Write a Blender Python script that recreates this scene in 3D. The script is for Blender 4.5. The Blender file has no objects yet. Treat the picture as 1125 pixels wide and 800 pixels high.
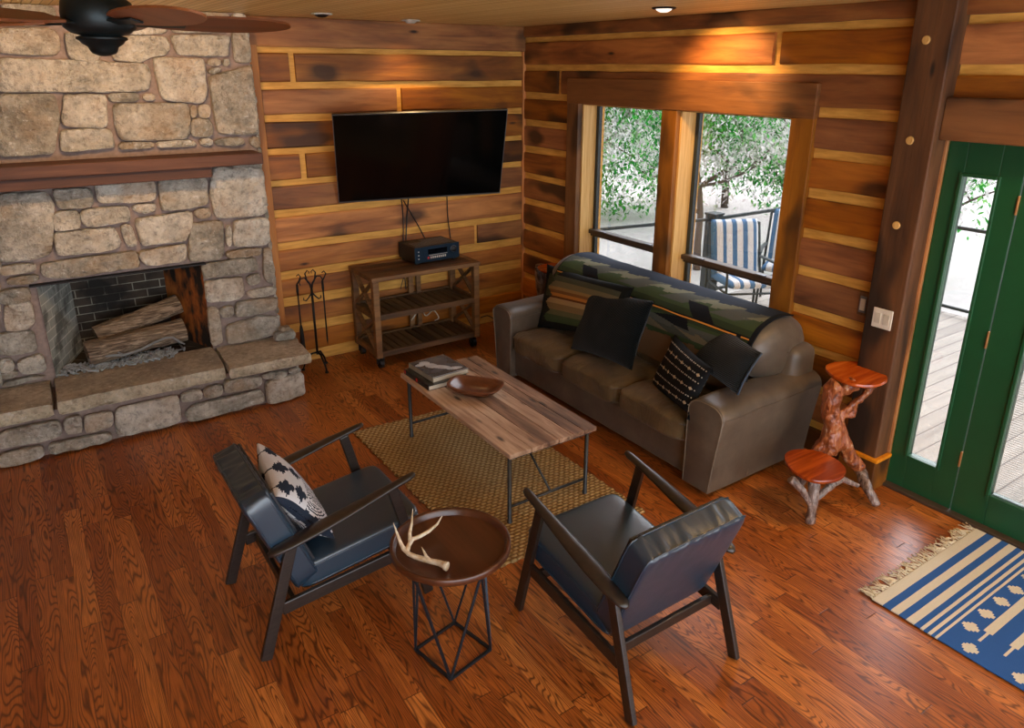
import bpy, bmesh, math, random
from mathutils import Vector, Matrix, noise
random.seed(7)
SC = bpy.context.scene
COL = SC.collection
PI = math.pi

# ---------------------------------------------------------------- camera
RW = [[0.8243572, -0.5660481, 0.0049759], [-0.1802163, -0.2707683, -0.945625], [0.5366166, 0.778636, -0.3252209]]          # rows: right, down, forward
FPX, PCX, PCY = 806.376, 573.742, 351.914
CAM = Vector((-4.23142, -6.12736, 2.5))
cd = bpy.data.cameras.new('camera'); cam = bpy.data.objects.new('camera', cd); COL.objects.link(cam)
r_, d_, f_ = [Vector(v) for v in RW]
M = Matrix((r_, -d_, -f_)).transposed().to_4x4(); M.translation = CAM
cam.matrix_world = M
cd.sensor_fit = 'HORIZONTAL'; cd.sensor_width = 36; cd.lens = FPX/1125*36
cd.shift_x = (562.5-PCX)/1125; cd.shift_y = (PCY-400)/1125
cd.clip_start = .05; cd.clip_end = 300
SC.camera = cam
# ---------------------------------------------------------------- light, world, exposure
vs = SC.view_settings
SC.display_settings.display_device = 'sRGB'
vs.view_transform = 'Standard'; vs.look = 'None'; vs.exposure = 0.3; vs.gamma = 1; vs.use_curve_mapping = False
wd = bpy.data.worlds.new('sky'); SC.world = wd; wd.use_nodes = True
bg = wd.node_tree.nodes['Background']; bg.inputs[0].default_value = (.84, .90, .98, 1); bg.inputs[1].default_value = 4.0
SPOT_POWER = 85; SPOT_COL = (1, .60, .24)
OUTSUN = 13
sd = bpy.data.lights.new('daylight', 'SUN'); sd.energy = OUTSUN; sd.angle = .9; sd.color = (.88, .94, 1)
so = bpy.data.objects.new('daylight', sd); COL.objects.link(so); so.rotation_euler = (math.radians(-8), math.radians(52), 0)
so.location = (6, -2, 8)

# ---------------------------------------------------------------- helpers
def px(x, y):
    return r_*((x-PCX)/FPX) + d_*((y-PCY)/FPX) + f_
def on(x, y, ax, v):                      # point of the plane coordinate[ax] = v seen at a photo pixel
    r = px(x, y); return CAM + r*((v-CAM[ax])/r[ax])
def onp(x, y, P, N):
    r = px(x, y); P = Vector(P); N = Vector(N); return CAM + r*((P-CAM).dot(N)/r.dot(N))
def tag(o, label=None, cat=None, group=None, kind=None):
    if label: o['label'] = label
    if cat: o['category'] = cat
    if group: o['group'] = group
    if kind: o['kind'] = kind
    return o
def empty(name, label, cat, loc=(0,0,0), rz=0, group=None):
    o = bpy.data.objects.new(name, None); COL.objects.link(o); o.location = loc; o.rotation_euler = (0,0,rz)
    o.empty_display_size = .1
    return tag(o, label, cat, group)
def obj(name, bm, mat, parent=None, smooth=False, label=None):
    me = bpy.data.meshes.new(name)
    bm.normal_update(); bm.to_mesh(me); bm.free()
    mats = mat if isinstance(mat, (list, tuple)) else [mat]
    for m in mats: me.materials.append(m)
    if smooth:
        for p in me.polygons: p.use_smooth = True
    o = bpy.data.objects.new(name, me); COL.objects.link(o)
    if parent is not None: o.parent = parent
    if label: o['label'] = label
    return o
def auto_smooth(o, deg=35):
    me = o.data
    for p in me.polygons: p.use_smooth = True
    me.set_sharp_from_angle(angle=math.radians(deg))
    return o
def structure(name, bm, mat, parent=None, smooth=False):
    o = obj(name, bm, mat, parent, smooth)
    o['kind'] = 'structure'; return o
def dup(root, loc, rz, label, group=None):
    r = root.copy(); COL.objects.link(r); r.location = loc; r.rotation_euler = (0,0,rz); r['label'] = label
    if group: r['group'] = group
    for ch in list(root.children):
        c = ch.copy(); COL.objects.link(c); c.parent = r
        for g in list(ch.children):
            d = g.copy(); COL.objects.link(d); d.parent = c
    return r
def BM(): return bmesh.new()
def box(bm, a, b, bev=0, seg=2, mi=0, rot=None, piv=None):
    x0,y0,z0 = a; x1,y1,z1 = b
    old = set(bm.verts)
    r = bmesh.ops.create_cube(bm, size=1)
    vs_ = r['verts']
    c = Vector(((x0+x1)/2,(y0+y1)/2,(z0+z1)/2)); s = Vector((abs(x1-x0),abs(y1-y0),abs(z1-z0)))
    for v in vs_: v.co = Vector((v.co.x*s.x, v.co.y*s.y, v.co.z*s.z))
    if bev > 0:
        ed = list({e for v in vs_ for e in v.link_edges})
        rr = bmesh.ops.bevel(bm, geom=ed, offset=min(bev, min(s)*.49), segments=seg, affect='EDGES', profile=.5)
        vs_ = [v for v in bm.verts if v not in old]
    for v in vs_:
        v.co += c
    if rot is not None:
        pv = Vector(piv) if piv is not None else c
        bmesh.ops.rotate(bm, verts=vs_, cent=pv, matrix=rot)
    if mi:
        for f in {f for v in vs_ for f in v.link_faces}: f.material_index = mi
    return vs_
def beam(bm, p, q, w, h, up=(0,0,1), bev=0, mi=0):   # rectangular bar from p to q
    p = Vector(p); q = Vector(q); d = (q-p); L = d.length; d.normalize()
    u = Vector(up); s = d.cross(u)
    if s.length < 1e-4: s = d.cross(Vector((1,0,0)))
    s.normalize(); u = s.cross(d).normalized()
    vs_ = box(bm, (-w/2, -L/2, -h/2), (w/2, L/2, h/2), bev, 2, mi)
    Mx = Matrix((s, d, u)).transposed()
    c = (p+q)/2
    for v in vs_: v.co = Mx @ v.co + c
    return vs_
def tube(bm, pts, rad, seg=10, caps=True, flat=1.0, mi=0, closed=False, upv=None):
    pts = [Vector(p) for p in pts]; n = len(pts)
    if not isinstance(rad, (list, tuple)): rad = [rad]*n
    rings = []; pu = None
    for i, p in enumerate(pts):
        if closed: d = pts[(i+1) % n]-pts[i-1]
        else: d = pts[min(i+1, n-1)]-pts[max(i-1, 0)]
        if d.length < 1e-9: d = Vector((0,0,1))
        d.normalize()
        if pu is None:
            a = Vector(upv) if upv else (Vector((0,0,1)) if abs(d.z) < .9 else Vector((1,0,0)))
            u = (a - d*a.dot(d)).normalized()
        else: u = (pu - d*pu.dot(d)).normalized()
        pu = u; s = d.cross(u)
        rr = rad[i]
        rx, ry = rr if isinstance(rr, (list, tuple)) else (rr, rr*flat)
        rings.append([bm.verts.new(p + s*(math.cos(2*PI*k/seg)*rx) + u*(math.sin(2*PI*k/seg)*ry)) for k in range(seg)])
    fs = []
    m = n if closed else n-1
    for i in range(m):
        a = rings[i]; b = rings[(i+1) % n]
        for k in range(seg): fs.append(bm.faces.new((a[k], a[(k+1) % seg], b[(k+1) % seg], b[k])))
    if caps and not closed:
        fs.append(bm.faces.new(rings[0][::-1])); fs.append(bm.faces.new(rings[-1]))
    for f in fs: f.material_index = mi
    return [v for r in rings for v in r]
def lathe(bm, prof, c=(0,0,0), seg=32, sx=1, sy=1, mi=0, cap=True):
    c = Vector(c); rings = []
    for r, z in prof:
        rings.append([bm.verts.new(c + Vector((math.cos(2*PI*k/seg)*r*sx, math.sin(2*PI*k/seg)*r*sy, z))) for k in range(seg)])
    for a, b in zip(rings, rings[1:]):
        for k in range(seg):
            f = bm.faces.new((a[k], a[(k+1) % seg], b[(k+1) % seg], b[k])); f.material_index = mi
    if cap:
        f = bm.faces.new(rings[0][::-1]); f.material_index = mi; f = bm.faces.new(rings[-1]); f.material_index = mi
def grid(bm, fn, nu, nv, close_u=False):
    V = [[bm.verts.new(fn(i/nu, j/nv)) for j in range(nv+1)] for i in range(nu+1)]
    F = []
    for i in range(nu):
        for j in range(nv):
            F.append((bm.faces.new((V[i][j], V[i+1][j], V[i+1][j+1], V[i][j+1])), (i+.5)/nu, (j+.5)/nv))
    return V, F
def prism(bm, poly, z0, z1, bev=0, mi=0):
    a = [bm.verts.new((x, y, z0)) for x, y in poly]; b = [bm.verts.new((x, y, z1)) for x, y in poly]
    n = len(poly); fs = [bm.faces.new(a[::-1]), bm.faces.new(b)]
    for i in range(n): fs.append(bm.faces.new((a[i], a[(i+1) % n], b[(i+1) % n], b[i])))
    for f in fs: f.material_index = mi
    if bev:
        bmesh.ops.recalc_face_normals(bm, faces=fs)
        bmesh.ops.bevel(bm, geom=list({e for f in fs for e in f.edges}), offset=bev, segments=2, affect='EDGES', profile=.5)
def puff(bm, c, s, cuts=10, e=6, bulge=.25, mi=0, nz=0):
    # soft cushion: box with rounded edges and a crowned top
    old = set(bm.verts); r = bmesh.ops.create_cube(bm, size=2); vs_ = r['verts']
    ed = list({e_ for v in vs_ for e_ in v.link_edges})
    rr = bmesh.ops.subdivide_edges(bm, edges=ed, cuts=cuts, use_grid_fill=True)
    vs_ = [v for v in bm.verts if v not in old]
    c = Vector(c); s = Vector(s)/2
    for v in vs_:
        p = v.co
        l = (abs(p.x)**e+abs(p.y)**e+abs(p.z)**e)**(1/e)
        m = max(abs(p.x), abs(p.y), abs(p.z))
        q = p*(m/l)
        k = 1+bulge*(1-q.x**2)*(1-q.y**2)
        q = Vector((q.x*s.x, q.y*s.y, q.z*s.z*k))
        if nz: q += Vector((0,0,1))*nz*noise.noise((q+c)*6)
        v.co = q + c
    return vs_
def xform(vs_, mat):
    for v in vs_: v.co = mat @ v.co

# ---------------------------------------------------------------- material DSL
class N:
    def __init__(s, name):
        s.m = bpy.data.materials.new(name); s.m.use_nodes = True; s.t = s.m.node_tree
        s.b = s.t.nodes['Principled BSDF']; s.tc = s.t.nodes.new('ShaderNodeTexCoord'); s.o = s.tc.outputs['Object']
    def nd(s, ty): return s.t.nodes.new('ShaderNode'+ty)
    def put(s, sock, v):
        if isinstance(v, bpy.types.NodeSocket): s.t.links.new(v, sock)
        elif v is not None:
            if isinstance(v, (tuple, list)) and len(v) == 3 and sock.type == 'RGBA': v = (*v, 1)
            sock.default_value = v
    def math(s, op, a, b=0, c=None, clamp=False):
        n = s.nd('Math'); n.operation = op; n.use_clamp = clamp; s.put(n.inputs[0], a); s.put(n.inputs[1], b)
        if c is not None: s.put(n.inputs[2], c)
        return n.outputs[0]
    def map(s, v, scale=(1,1,1), loc=(0,0,0), rot=(0,0,0)):
        n = s.nd('Mapping'); s.put(n.inputs[0], v); n.inputs[1].default_value = loc; n.inputs[2].default_value = rot; n.inputs[3].default_value = scale
        return n.outputs[0]
    def noise(s, v=None, scale=5, detail=4, rough=.55, dist=0, col=False):
        n = s.nd('TexNoise'); s.put(n.inputs['Vector'], v if v is not None else s.o); n.inputs['Scale'].default_value = scale
        n.inputs['Detail'].default_value = detail; n.inputs['Roughness'].default_value = rough; n.inputs['Distortion'].default_value = dist
        return n.outputs[1 if col else 0]
    def voro(s, v=None, scale=5, feat='F1', out='Distance', rnd=1):
        n = s.nd('TexVoronoi'); n.feature = feat; s.put(n.inputs['Vector'], v if v is not None else s.o); n.inputs['Scale'].default_value = scale
        n.inputs['Randomness'].default_value = rnd
        return n.outputs[out]
    def wave(s, v=None, scale=5, dist=0, det=2, ds=1, direction='X', typ='BANDS'):
        n = s.nd('TexWave'); n.wave_type = typ
        if typ == 'BANDS': n.bands_direction = direction
        s.put(n.inputs['Vector'], v if v is not None else s.o); n.inputs['Scale'].default_value = scale; n.inputs['Distortion'].default_value = dist
        n.inputs['Detail'].default_value = det; n.inputs['Detail Scale'].default_value = ds
        return n.outputs[1]
    def ramp(s, f, stops, interp='LINEAR'):
        n = s.nd('ValToRGB'); n.color_ramp.interpolation = interp; e = n.color_ramp.elements
        while len(e) < len(stops): e.new(.5)
        for x, (p, c) in zip(e, stops):
            x.position = p; x.color = (*c, 1) if isinstance(c, (tuple, list)) else (c, c, c, 1)
        s.put(n.inputs[0], f); return n.outputs[0]
    def mix(s, f, a, b, mode='MIX'):
        n = s.nd('Mix'); n.data_type = 'RGBA'; n.blend_type = mode; s.put(n.inputs[0], f); s.put(n.inputs[6], a); s.put(n.inputs[7], b); return n.outputs[2]
    def sep(s, v):
        n = s.nd('SeparateXYZ'); s.put(n.inputs[0], v); return n.outputs
    def comb(s, x, y, z):
        n = s.nd('CombineXYZ'); s.put(n.inputs[0], x); s.put(n.inputs[1], y); s.put(n.inputs[2], z); return n.outputs[0]
    def white(s, v, col=False):
        n = s.nd('TexWhiteNoise'); n.noise_dimensions = '3D'; s.put(n.inputs[0], v); return n.outputs[1 if col else 0]
    def attr(s, name, out='Color'):
        n = s.nd('Attribute'); n.attribute_name = name; return n.outputs[out]
    def vadd(s, a, b):
        n = s.nd('VectorMath'); n.operation = 'ADD'; s.put(n.inputs[0], a); s.put(n.inputs[1], b); return n.outputs[0]
    def bump(s, h, strength=.3, dist=.01):
        n = s.nd('Bump'); n.inputs['Strength'].default_value = strength; n.inputs['Distance'].default_value = dist; s.put(n.inputs['Height'], h)
        s.t.links.new(n.outputs[0], s.b.inputs['Normal'])
    def out(s, col=None, rough=None, metal=None, spec=None, coat=None, sheen=None, coatr=.2):
        if col is not None: s.put(s.b.inputs['Base Color'], col)
        if rough is not None: s.put(s.b.inputs['Roughness'], rough)
        if metal is not None: s.put(s.b.inputs['Metallic'], metal)
        if spec is not None: s.put(s.b.inputs['Specular IOR Level'], spec)
        if coat is not None: s.put(s.b.inputs['Coat Weight'], coat); s.b.inputs['Coat Roughness'].default_value = coatr
        if sheen is not None: s.put(s.b.inputs['Sheen Weight'], sheen)
        return s.m
def simple(name, col, rough=.5, metal=0, nz=.15, sc=20, bmp=0, coat=None):
    n = N(name); t = n.noise(scale=sc)
    c = n.ramp(t, [(.3, tuple(c*(1-nz) for c in col)), (.7, tuple(min(1, c*(1+nz)) for c in col))])
    if bmp: n.bump(t, bmp, .004)
    return n.out(c, rough, metal, coat=coat)
def srgb(r, g, b):
    f = lambda c: ((c/255+.055)/1.055)**2.4 if c > 10 else c/255/12.92
    return (f(r), f(g), f(b))


EXTRA_LIGHTS = [(-.55, -5.1, 85), (-3.6, -2.2, 130)]  # the one by the fireplace is added unseen, to warm its upper stones
EXTRA_LABEL = ['near the green door', 'added above the fan, out of view, to warm the upper fireplace stones']
FAN_A = math.radians(-1)
PATIO1 = (1.85, -1.38, -.06, math.radians(-28)); PATIO2 = (2.70, -1.28, -.06, math.radians(-60))
MAT = {}
def mk_log(name, dark, mid, light, axis=0):
    n = N(name); tn = n.attr('tone'); ts = n.sep(tn)
    off = n.comb(n.math('MULTIPLY', ts[0], 31), n.math('MULTIPLY', ts[1], 17), n.math('MULTIPLY', ts[2], 9))
    v = n.vadd(n.o, off)
    sc = [(1.2, 7, 7), (7, 1.2, 7), (7,7,1.2)][axis]
    fine = [(3, 60, 60), (60, 3, 60), (60,60,3)][axis]
    g = n.noise(n.map(v, sc), 1.2, 5, .55, .5)
    f = n.noise(n.map(v, fine), .6, 3, .6)
    big = n.noise(n.map(v, [(1,2.2,2.2),(2.2,1,2.2),(2.2,2.2,1)][axis]), 1.3, 2, .5)
    c = n.ramp(g, [(.22, dark), (.46, mid), (.78, light)])
    c = n.mix(n.math('MULTIPLY', n.ramp(f, [(.5, 0), (.7, 1)]), .35), c, dark)
    c = n.mix(n.ramp(big, [(.57, 0), (.66, 1)]), c, n.mix(.85, c, (dark[0]*.35, dark[1]*.4, dark[2]*.5)))
    hs = n.nd('HueSaturation'); n.put(hs.inputs['Color'], c); n.put(hs.inputs['Value'], n.math('MULTIPLY_ADD', ts[0], .7, .65)); n.put(hs.inputs['Saturation'], n.math('MULTIPLY_ADD', ts[1], .2, .9))
    kn = n.voro(n.map(v, [(1.6,5,5),(5,1.6,5),(5,5,1.6)][axis]), 1.0)
    c = n.mix(n.ramp(kn, [(.03, 1), (.09, 0)]), hs.outputs[0], (dark[0]*.2, dark[1]*.2, dark[2]*.2))
    n.bump(n.math('ADD', n.math('MULTIPLY', f, .5), g), .5, .012)
    return n.out(c, .6)
MAT['log'] = mk_log('log_timber', srgb(86,46,12), srgb(150,88,28), srgb(198,130,50), 0)
MAT['log_y'] = mk_log('log_timber_across', srgb(88,44,6), srgb(148,82,18), srgb(192,118,36), 1)
MAT['post'] = mk_log('post_timber', srgb(56,32,12), srgb(104,62,24), srgb(138,86,38), 2)
MAT['casing'] = mk_log('casing_timber', srgb(92,54,20), srgb(126,80,32), srgb(150,98,44), 2)
MAT['casing_y'] = mk_log('header_timber', srgb(84,46,16), srgb(122,74,28), srgb(148,92,38), 1)
n = N('chinking_board'); t = n.noise(n.map(n.o, (2, 2, 14)), 2, 4, .6)
MAT['chink'] = n.out(n.ramp(t, [(.3, srgb(192,136,52)), (.7, srgb(236,180,86))]), .65)
n = N('jamb_pine'); t = n.noise(n.map(n.o, (30, 30, 1.5)), 2, 4)
MAT['jamb'] = n.out(n.ramp(t, [(.3, srgb(196,146,76)), (.7, srgb(226,184,112))]), .45)
MAT['trimw'] = mk_log('trim_strip', srgb(150,86,34), srgb(186,116,52), srgb(206,140,70), 2)
# floor: oak strips along y
n = N('oak_floor'); s = n.sep(n.o); W = .082
xi = n.math('FLOOR', n.math('DIVIDE', s[0], W)); r1 = n.white(n.comb(xi, 0, 3))
yo = n.math('ADD', n.math('DIVIDE', s[1], 1.15), n.math('MULTIPLY', r1, 7)); yi = n.math('FLOOR', yo)
idv = n.comb(xi, yi, 1); rc = n.sep(n.white(idv, True))
lx = n.math('FRACT', n.math('DIVIDE', s[0], W)); ly = n.math('FRACT', yo)
gv = n.comb(n.math('MULTIPLY_ADD', s[0], 9, n.math('MULTIPLY', rc[0], 40)), n.math('MULTIPLY_ADD', s[1], .9, n.math('MULTIPLY', rc[1], 40)), n.math('MULTIPLY', rc[2], 20))
g = n.noise(gv, 1.0, 1.6, .5, .25)
ring = n.math('PINGPONG', n.math('MULTIPLY', g, 32), .5)
rl = n.ramp(ring, [(.03, 1), (.26, 0)])
fin = n.noise(n.map(n.o, (160, 7, 1)), 1, 3, .6)
base = n.ramp(rc[0], [(0, srgb(150,78,28)), (.3, srgb(174,96,38)), (.7, srgb(188,108,46)), (1, srgb(206,126,58))])
c = n.mix(n.math('MULTIPLY', rl, .78), base, srgb(66,30,12))
c = n.mix(n.math('MULTIPLY', n.ramp(fin, [(.4, 1), (.6, 0)]), .35), c, srgb(70,28,9))
seam = n.math('MAXIMUM', n.ramp(n.math('ABSOLUTE', n.math('SUBTRACT', lx, .5)), [(.482, 0), (.495, 1)]), n.ramp(n.math('ABSOLUTE', n.math('SUBTRACT', ly, .5)), [(.4985, 0), (.4995, 1)]))
c = n.mix(n.math('MULTIPLY', seam, .75), c, srgb(40,15,6))
n.bump(n.math('SUBTRACT', n.math('MULTIPLY', fin, .2), seam), .25, .003)
MAT['floor'] = n.out(c, n.math('MULTIPLY_ADD', fin, .12, .26), spec=.5)
# ceiling boards along y
n = N('pine_ceiling'); s = n.sep(n.o); W = .05
xi = n.math('FLOOR', n.math('DIVIDE', s[0], W)); rr = n.white(n.comb(xi, 0, 5))
lx = n.math('FRACT', n.math('DIVIDE', s[0], W))
t = n.noise(n.map(n.o, (20, 1, 1)), 1.5, 4)
c = n.mix(.5, n.ramp(t, [(.3, srgb(222,176,90)), (.7, srgb(246,208,130))]), n.ramp(rr, [(0, srgb(212,168,86)), (1, srgb(250,218,146))]))
seam = n.ramp(n.math('ABSOLUTE', n.math('SUBTRACT', lx, .5)), [(.40, 0), (.47, 1)])
c = n.mix(n.math('MULTIPLY', seam, .6), c, srgb(110,74,30)); n.bump(n.math('SUBTRACT', 1, seam), .6, .006)
MAT['ceil'] = n.out(c, .45)
# stone
def stone(name, cols, bmp=.9, warm=.38):
    n = N(name); ts = n.sep(n.attr('tone')); v = n.vadd(n.o, n.comb(n.math('MULTIPLY', ts[0], 20), n.math('MULTIPLY', ts[1], 20), 0))
    t = n.noise(v, 6, 6, .65); t2 = n.noise(v, 26, 5, .7)
    c = n.ramp(n.math('MULTIPLY_ADD', n.math('SUBTRACT', ts[2], .5), .32, t), [(.25, cols[0]), (.45, cols[1]), (.6, cols[2]), (.78, cols[3])])
    c = n.mix(n.math('MULTIPLY', n.ramp(t2, [(.35, 1), (.5, 0)]), .5), c, tuple(x*.45 for x in cols[0]))
    c = n.mix(n.ramp(t2, [(.58, 0), (.72, .6)]), c, tuple(min(1, x*1.35) for x in cols[3]))
    w = n.noise(v, 3.2, 3); c = n.mix(n.math('MULTIPLY', n.ramp(w, [(.5, 0), (.66, 1)]), warm), c, srgb(176,134,82))
    n.bump(n.math('ADD', t2, n.math('MULTIPLY', n.noise(v, 9, 5, .65), 2.2)), bmp, .05)
    return n.out(c, .9)
MAT['stone'] = stone('limestone', [srgb(146,142,130), srgb(186,180,166), srgb(212,206,192), srgb(238,234,222)])
MAT['slab'] = stone('hearth_slab_stone', [srgb(158,146,128), srgb(190,176,154), srgb(206,192,170), srgb(220,208,186)], .35, .12)
MAT['slab_edge'] = stone('split_slab_edge', [srgb(196,184,156), srgb(228,216,188), srgb(240,230,206), srgb(248,242,224)], 1, .1)
MAT['mortar'] = simple('mortar', srgb(146,128,120), .95, nz=.2, sc=30, bmp=.4)
# firebox
n = N('sooty_firebrick'); s = n.sep(n.o)
bt = n.nd('TexBrick'); n.put(bt.inputs['Vector'], n.comb(n.math('ADD', s[0], s[1]), s[2], 0)); bt.inputs['Scale'].default_value = 1
for k, v_ in (('Brick Width', .2), ('Row Height', .066), ('Mortar Size', .0035)): bt.inputs[k].default_value = v_
n.put(bt.inputs['Color1'], srgb(52,46,40)); n.put(bt.inputs['Color2'], srgb(70,58,46)); n.put(bt.inputs['Mortar'], srgb(150,150,136))
so_ = n.noise(None, 3.2, 4, .6)
c = n.mix(n.ramp(so_, [(.4, 0), (.6, .93)]), bt.outputs[0], srgb(20,18,16))
MAT['firebrick'] = n.out(c, .9)
n = N('ash_whitened_firebrick'); s = n.sep(n.o)
bt = n.nd('TexBrick'); n.put(bt.inputs['Vector'], n.comb(n.math('ADD', s[0], s[1]), s[2], 0)); bt.inputs['Scale'].default_value = 1
for k, v_ in (('Brick Width', .2), ('Row Height', .066), ('Mortar Size', .0035)): bt.inputs[k].default_value = v_
n.put(bt.inputs['Color1'], srgb(150,158,152)); n.put(bt.inputs['Color2'], srgb(168,172,164)); n.put(bt.inputs['Mortar'], srgb(212,214,206))
MAT['firebrick_ash'] = n.out(n.mix(n.ramp(n.noise(None, 5, 4), [(.5, 0), (.62, .7)]), bt.outputs[0], srgb(60,62,60)), .9)
n = N('rusty_firebrick')
MAT['firebrick_rust'] = n.out(n.ramp(n.noise(n.map(n.o, (1,1,.6)), 6, 5, .6), [(.4, srgb(24,18,12)), (.52, srgb(150,84,28)), (.75, srgb(206,130,56))]), .85)
# leather etc.
n = N('black_leather_blue_sheen'); t = n.voro(None, 260); w = n.noise(None, 9, 3)
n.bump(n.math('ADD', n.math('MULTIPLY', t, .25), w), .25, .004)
MAT['leather'] = n.out(srgb(22,46,64), n.math('MULTIPLY_ADD', w, .2, .25), spec=1.0)  # blue in the base colour stands in for reflected window daylight
n = N('sofa_suede'); t = n.noise(None, 5, 5, .6); t2 = n.noise(None, 180, 2)
c = n.ramp(t, [(.3, srgb(70,58,46)), (.55, srgb(88,75,61)), (.75, srgb(106,92,77))])
n.bump(n.math('ADD', n.math('MULTIPLY', t2, .3), t), .3, .01)
MAT['suede'] = n.out(c, .42, spec=.6, sheen=.1)
n = N('seat_suede'); t = n.noise(None, 5, 5, .6); w = n.noise(n.map(n.o, (5,14,5)), 1, 4, .5, 2)
c = n.ramp(t, [(.3, srgb(72,56,33)), (.55, srgb(94,75,46)), (.75, srgb(116,94,62))])
n.bump(n.math('ADD', n.math('MULTIPLY', t, .3), w), .5, .02)
MAT['suede2'] = n.out(c, .62, spec=.35, sheen=.1)
MAT['leather_back'] = simple('dark_vinyl_backing', srgb(40,42,47), .45, 0, nz=.06)
MAT['seam'] = simple('stitched_seam', srgb(120,106,88), .7)
n = N('espresso_wood'); t = n.noise(n.map(n.o, (10, 10, 60)), 2, 4)
MAT['espresso'] = n.out(n.ramp(t, [(.3, srgb(26,20,17)), (.7, srgb(46,36,30))]), .36, spec=.55)
def wood(name, cols, axis, rough=.45, knots=True, fscale=1.0, coat=None):
    n = N(name); ts = n.sep(n.attr('tone')); v = n.vadd(n.o, n.comb(n.math('MULTIPLY', ts[0], 30), n.math('MULTIPLY', ts[1], 30), n.math('MULTIPLY', ts[2], 30)))
    sc = [26, 26, 26]; sc[axis] = 2
    g = n.noise(n.map(v, sc), fscale, 5, .6, .7); sc2 = [9, 9, 9]; sc2[axis] = 1.2
    b = n.noise(n.map(v, sc2), fscale, 2)
    c = n.ramp(n.math('MULTIPLY_ADD', n.math('SUBTRACT', ts[0], .5), .25, n.math('ADD', n.math('MULTIPLY', g, .6), n.math('MULTIPLY', b, .4))), [(.32, cols[0]), (.5, cols[1]), (.68, cols[2])])
    if knots:
        sk = [11, 11, 11]; sk[axis] = 3.5
        k = n.voro(n.map(v, sk), 1); c = n.mix(n.ramp(k, [(.08, .9), (.20, 0)]), c, tuple(x*.25 for x in cols[0]))
    n.bump(g, .25, .004)
    return n.out(c, rough, coat=coat)
MAT['plank'] = wood('reclaimed_plank', [srgb(84,60,46), srgb(146,112,88), srgb(198,168,142)], 1, .5)
MAT['cartwood'] = wood('rustic_cart_wood', [srgb(66,44,24), srgb(104,72,40), srgb(140,100,58)], 0, .55, False)
MAT['cartdark'] = wood('dark_slat_wood', [srgb(58,42,26), srgb(88,66,42), srgb(116,90,60)], 1, .55, False)
MAT['mantel'] = wood('mantel_wood', [srgb(62,38,28), srgb(84,52,38), srgb(104,68,50)], 0, .7, False)
MAT['tray'] = wood('walnut_tray', [srgb(68,36,20), srgb(90,50,30), srgb(112,66,40)], 1, .32, False, .6, coat=.3)
MAT['bowl'] = wood('carved_bowl_wood', [srgb(96,54,32), srgb(122,72,44), srgb(146,92,60)], 1, .35, False)
MAT['slabred'] = wood('red_cedar_slab', [srgb(128,46,10), srgb(180,78,20), srgb(214,114,42)], 0, .26, False, 1.1, coat=.4)
n = N('cedar_root'); t = n.noise(n.map(n.o, (16, 16, 5)), 1.4, 5, .6, 1.5)
n.bump(t, .8, .02)
MAT['root'] = n.out(n.ramp(t, [(.3, srgb(74,32,14)), (.48, srgb(140,70,30)), (.6, srgb(168,98,52)), (.72, srgb(206,176,150))]), .35, coat=.3)
n = N('weathered_root'); t = n.noise(n.map(n.o, (16, 16, 5)), 1.4, 5, .6, 1.5)
n.bump(t, .8, .02)
MAT['root_grey'] = n.out(n.ramp(t, [(.32, srgb(58,44,38)), (.5, srgb(122,100,90)), (.68, srgb(170,152,142))]), .35, coat=.3)
n = N('antler'); t = n.noise(None, 30, 4)
MAT['antler'] = n.out(n.ramp(t, [(.35, srgb(186,158,120)), (.6, srgb(222,210,188))]), .5)
MAT['metal'] = simple('dark_steel', srgb(40,46,54), .4, .6)
MAT['pipe'] = simple('gunmetal_pipe', srgb(62,64,66), .42, .55)
MAT['iron'] = simple('wrought_iron', srgb(26,24,24), .55, .4)
MAT['greymetal'] = simple('ash_covered_metal', srgb(130,134,136), .7, .2)
MAT['black'] = simple('black_plastic', srgb(22,22,24), .45, 0)
n = N('tv_screen'); MAT['screen'] = n.out(srgb(5,6,7), .12, spec=.5)
MAT['silver'] = simple('silver_edge', srgb(120,124,130), .35, .7)
MAT['panel'] = simple('receiver_face', srgb(26,48,66), .35, .4, nz=.1)
MAT['display'] = simple('display_glass', srgb(10,14,20), .1)
MAT['white'] = simple('white_plastic', srgb(214,206,190), .4, 0, nz=.03)
MAT['brass'] = simple('satin_brass', srgb(190,140,90), .35, .6)
MAT['red'] = simple('red_ink', srgb(190,40,40), .5)
MAT['green'] = simple('green_door_paint', srgb(22,74,44), .36, 0, nz=.06, sc=8)
MAT['sash'] = simple('dark_green_sash', srgb(36,44,42), .4)
MAT['sashbar'] = simple('bronze_sash_bar', srgb(66,54,44), .4)
MAT['bark'] = simple('tree_bark', srgb(92,80,72), .9, bmp=.5)
n = N('window_glass'); g = n.nd('BsdfGlass'); g.inputs['IOR'].default_value = 1.05; g.inputs['Roughness'].default_value = 0
tr = n.nd('BsdfTransparent'); tr.inputs[0].default_value = (.55, .54, .54, 1); mx = n.nd('MixShader'); mx.inputs[0].default_value = .06; gl = n.nd('BsdfGlossy'); gl.inputs['Roughness'].default_value = .02
n.t.links.new(tr.outputs[0], mx.inputs[1]); n.t.links.new(gl.outputs[0], mx.inputs[2]); n.t.links.new(mx.outputs[0], n.t.nodes['Material Output'].inputs[0])
n.t.nodes.remove(g); MAT['glass'] = n.m
n = N('painted_pattern'); c = n.attr('pat'); t = n.noise(None, 400, 2); n.bump(t, .4, .002)
MAT['pat'] = n.out(n.mix(n.math('MULTIPLY', n.ramp(t, [(.4, 0), (.6, 1)]), .12), c, (0,0,0)), .9, spec=.2)
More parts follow.
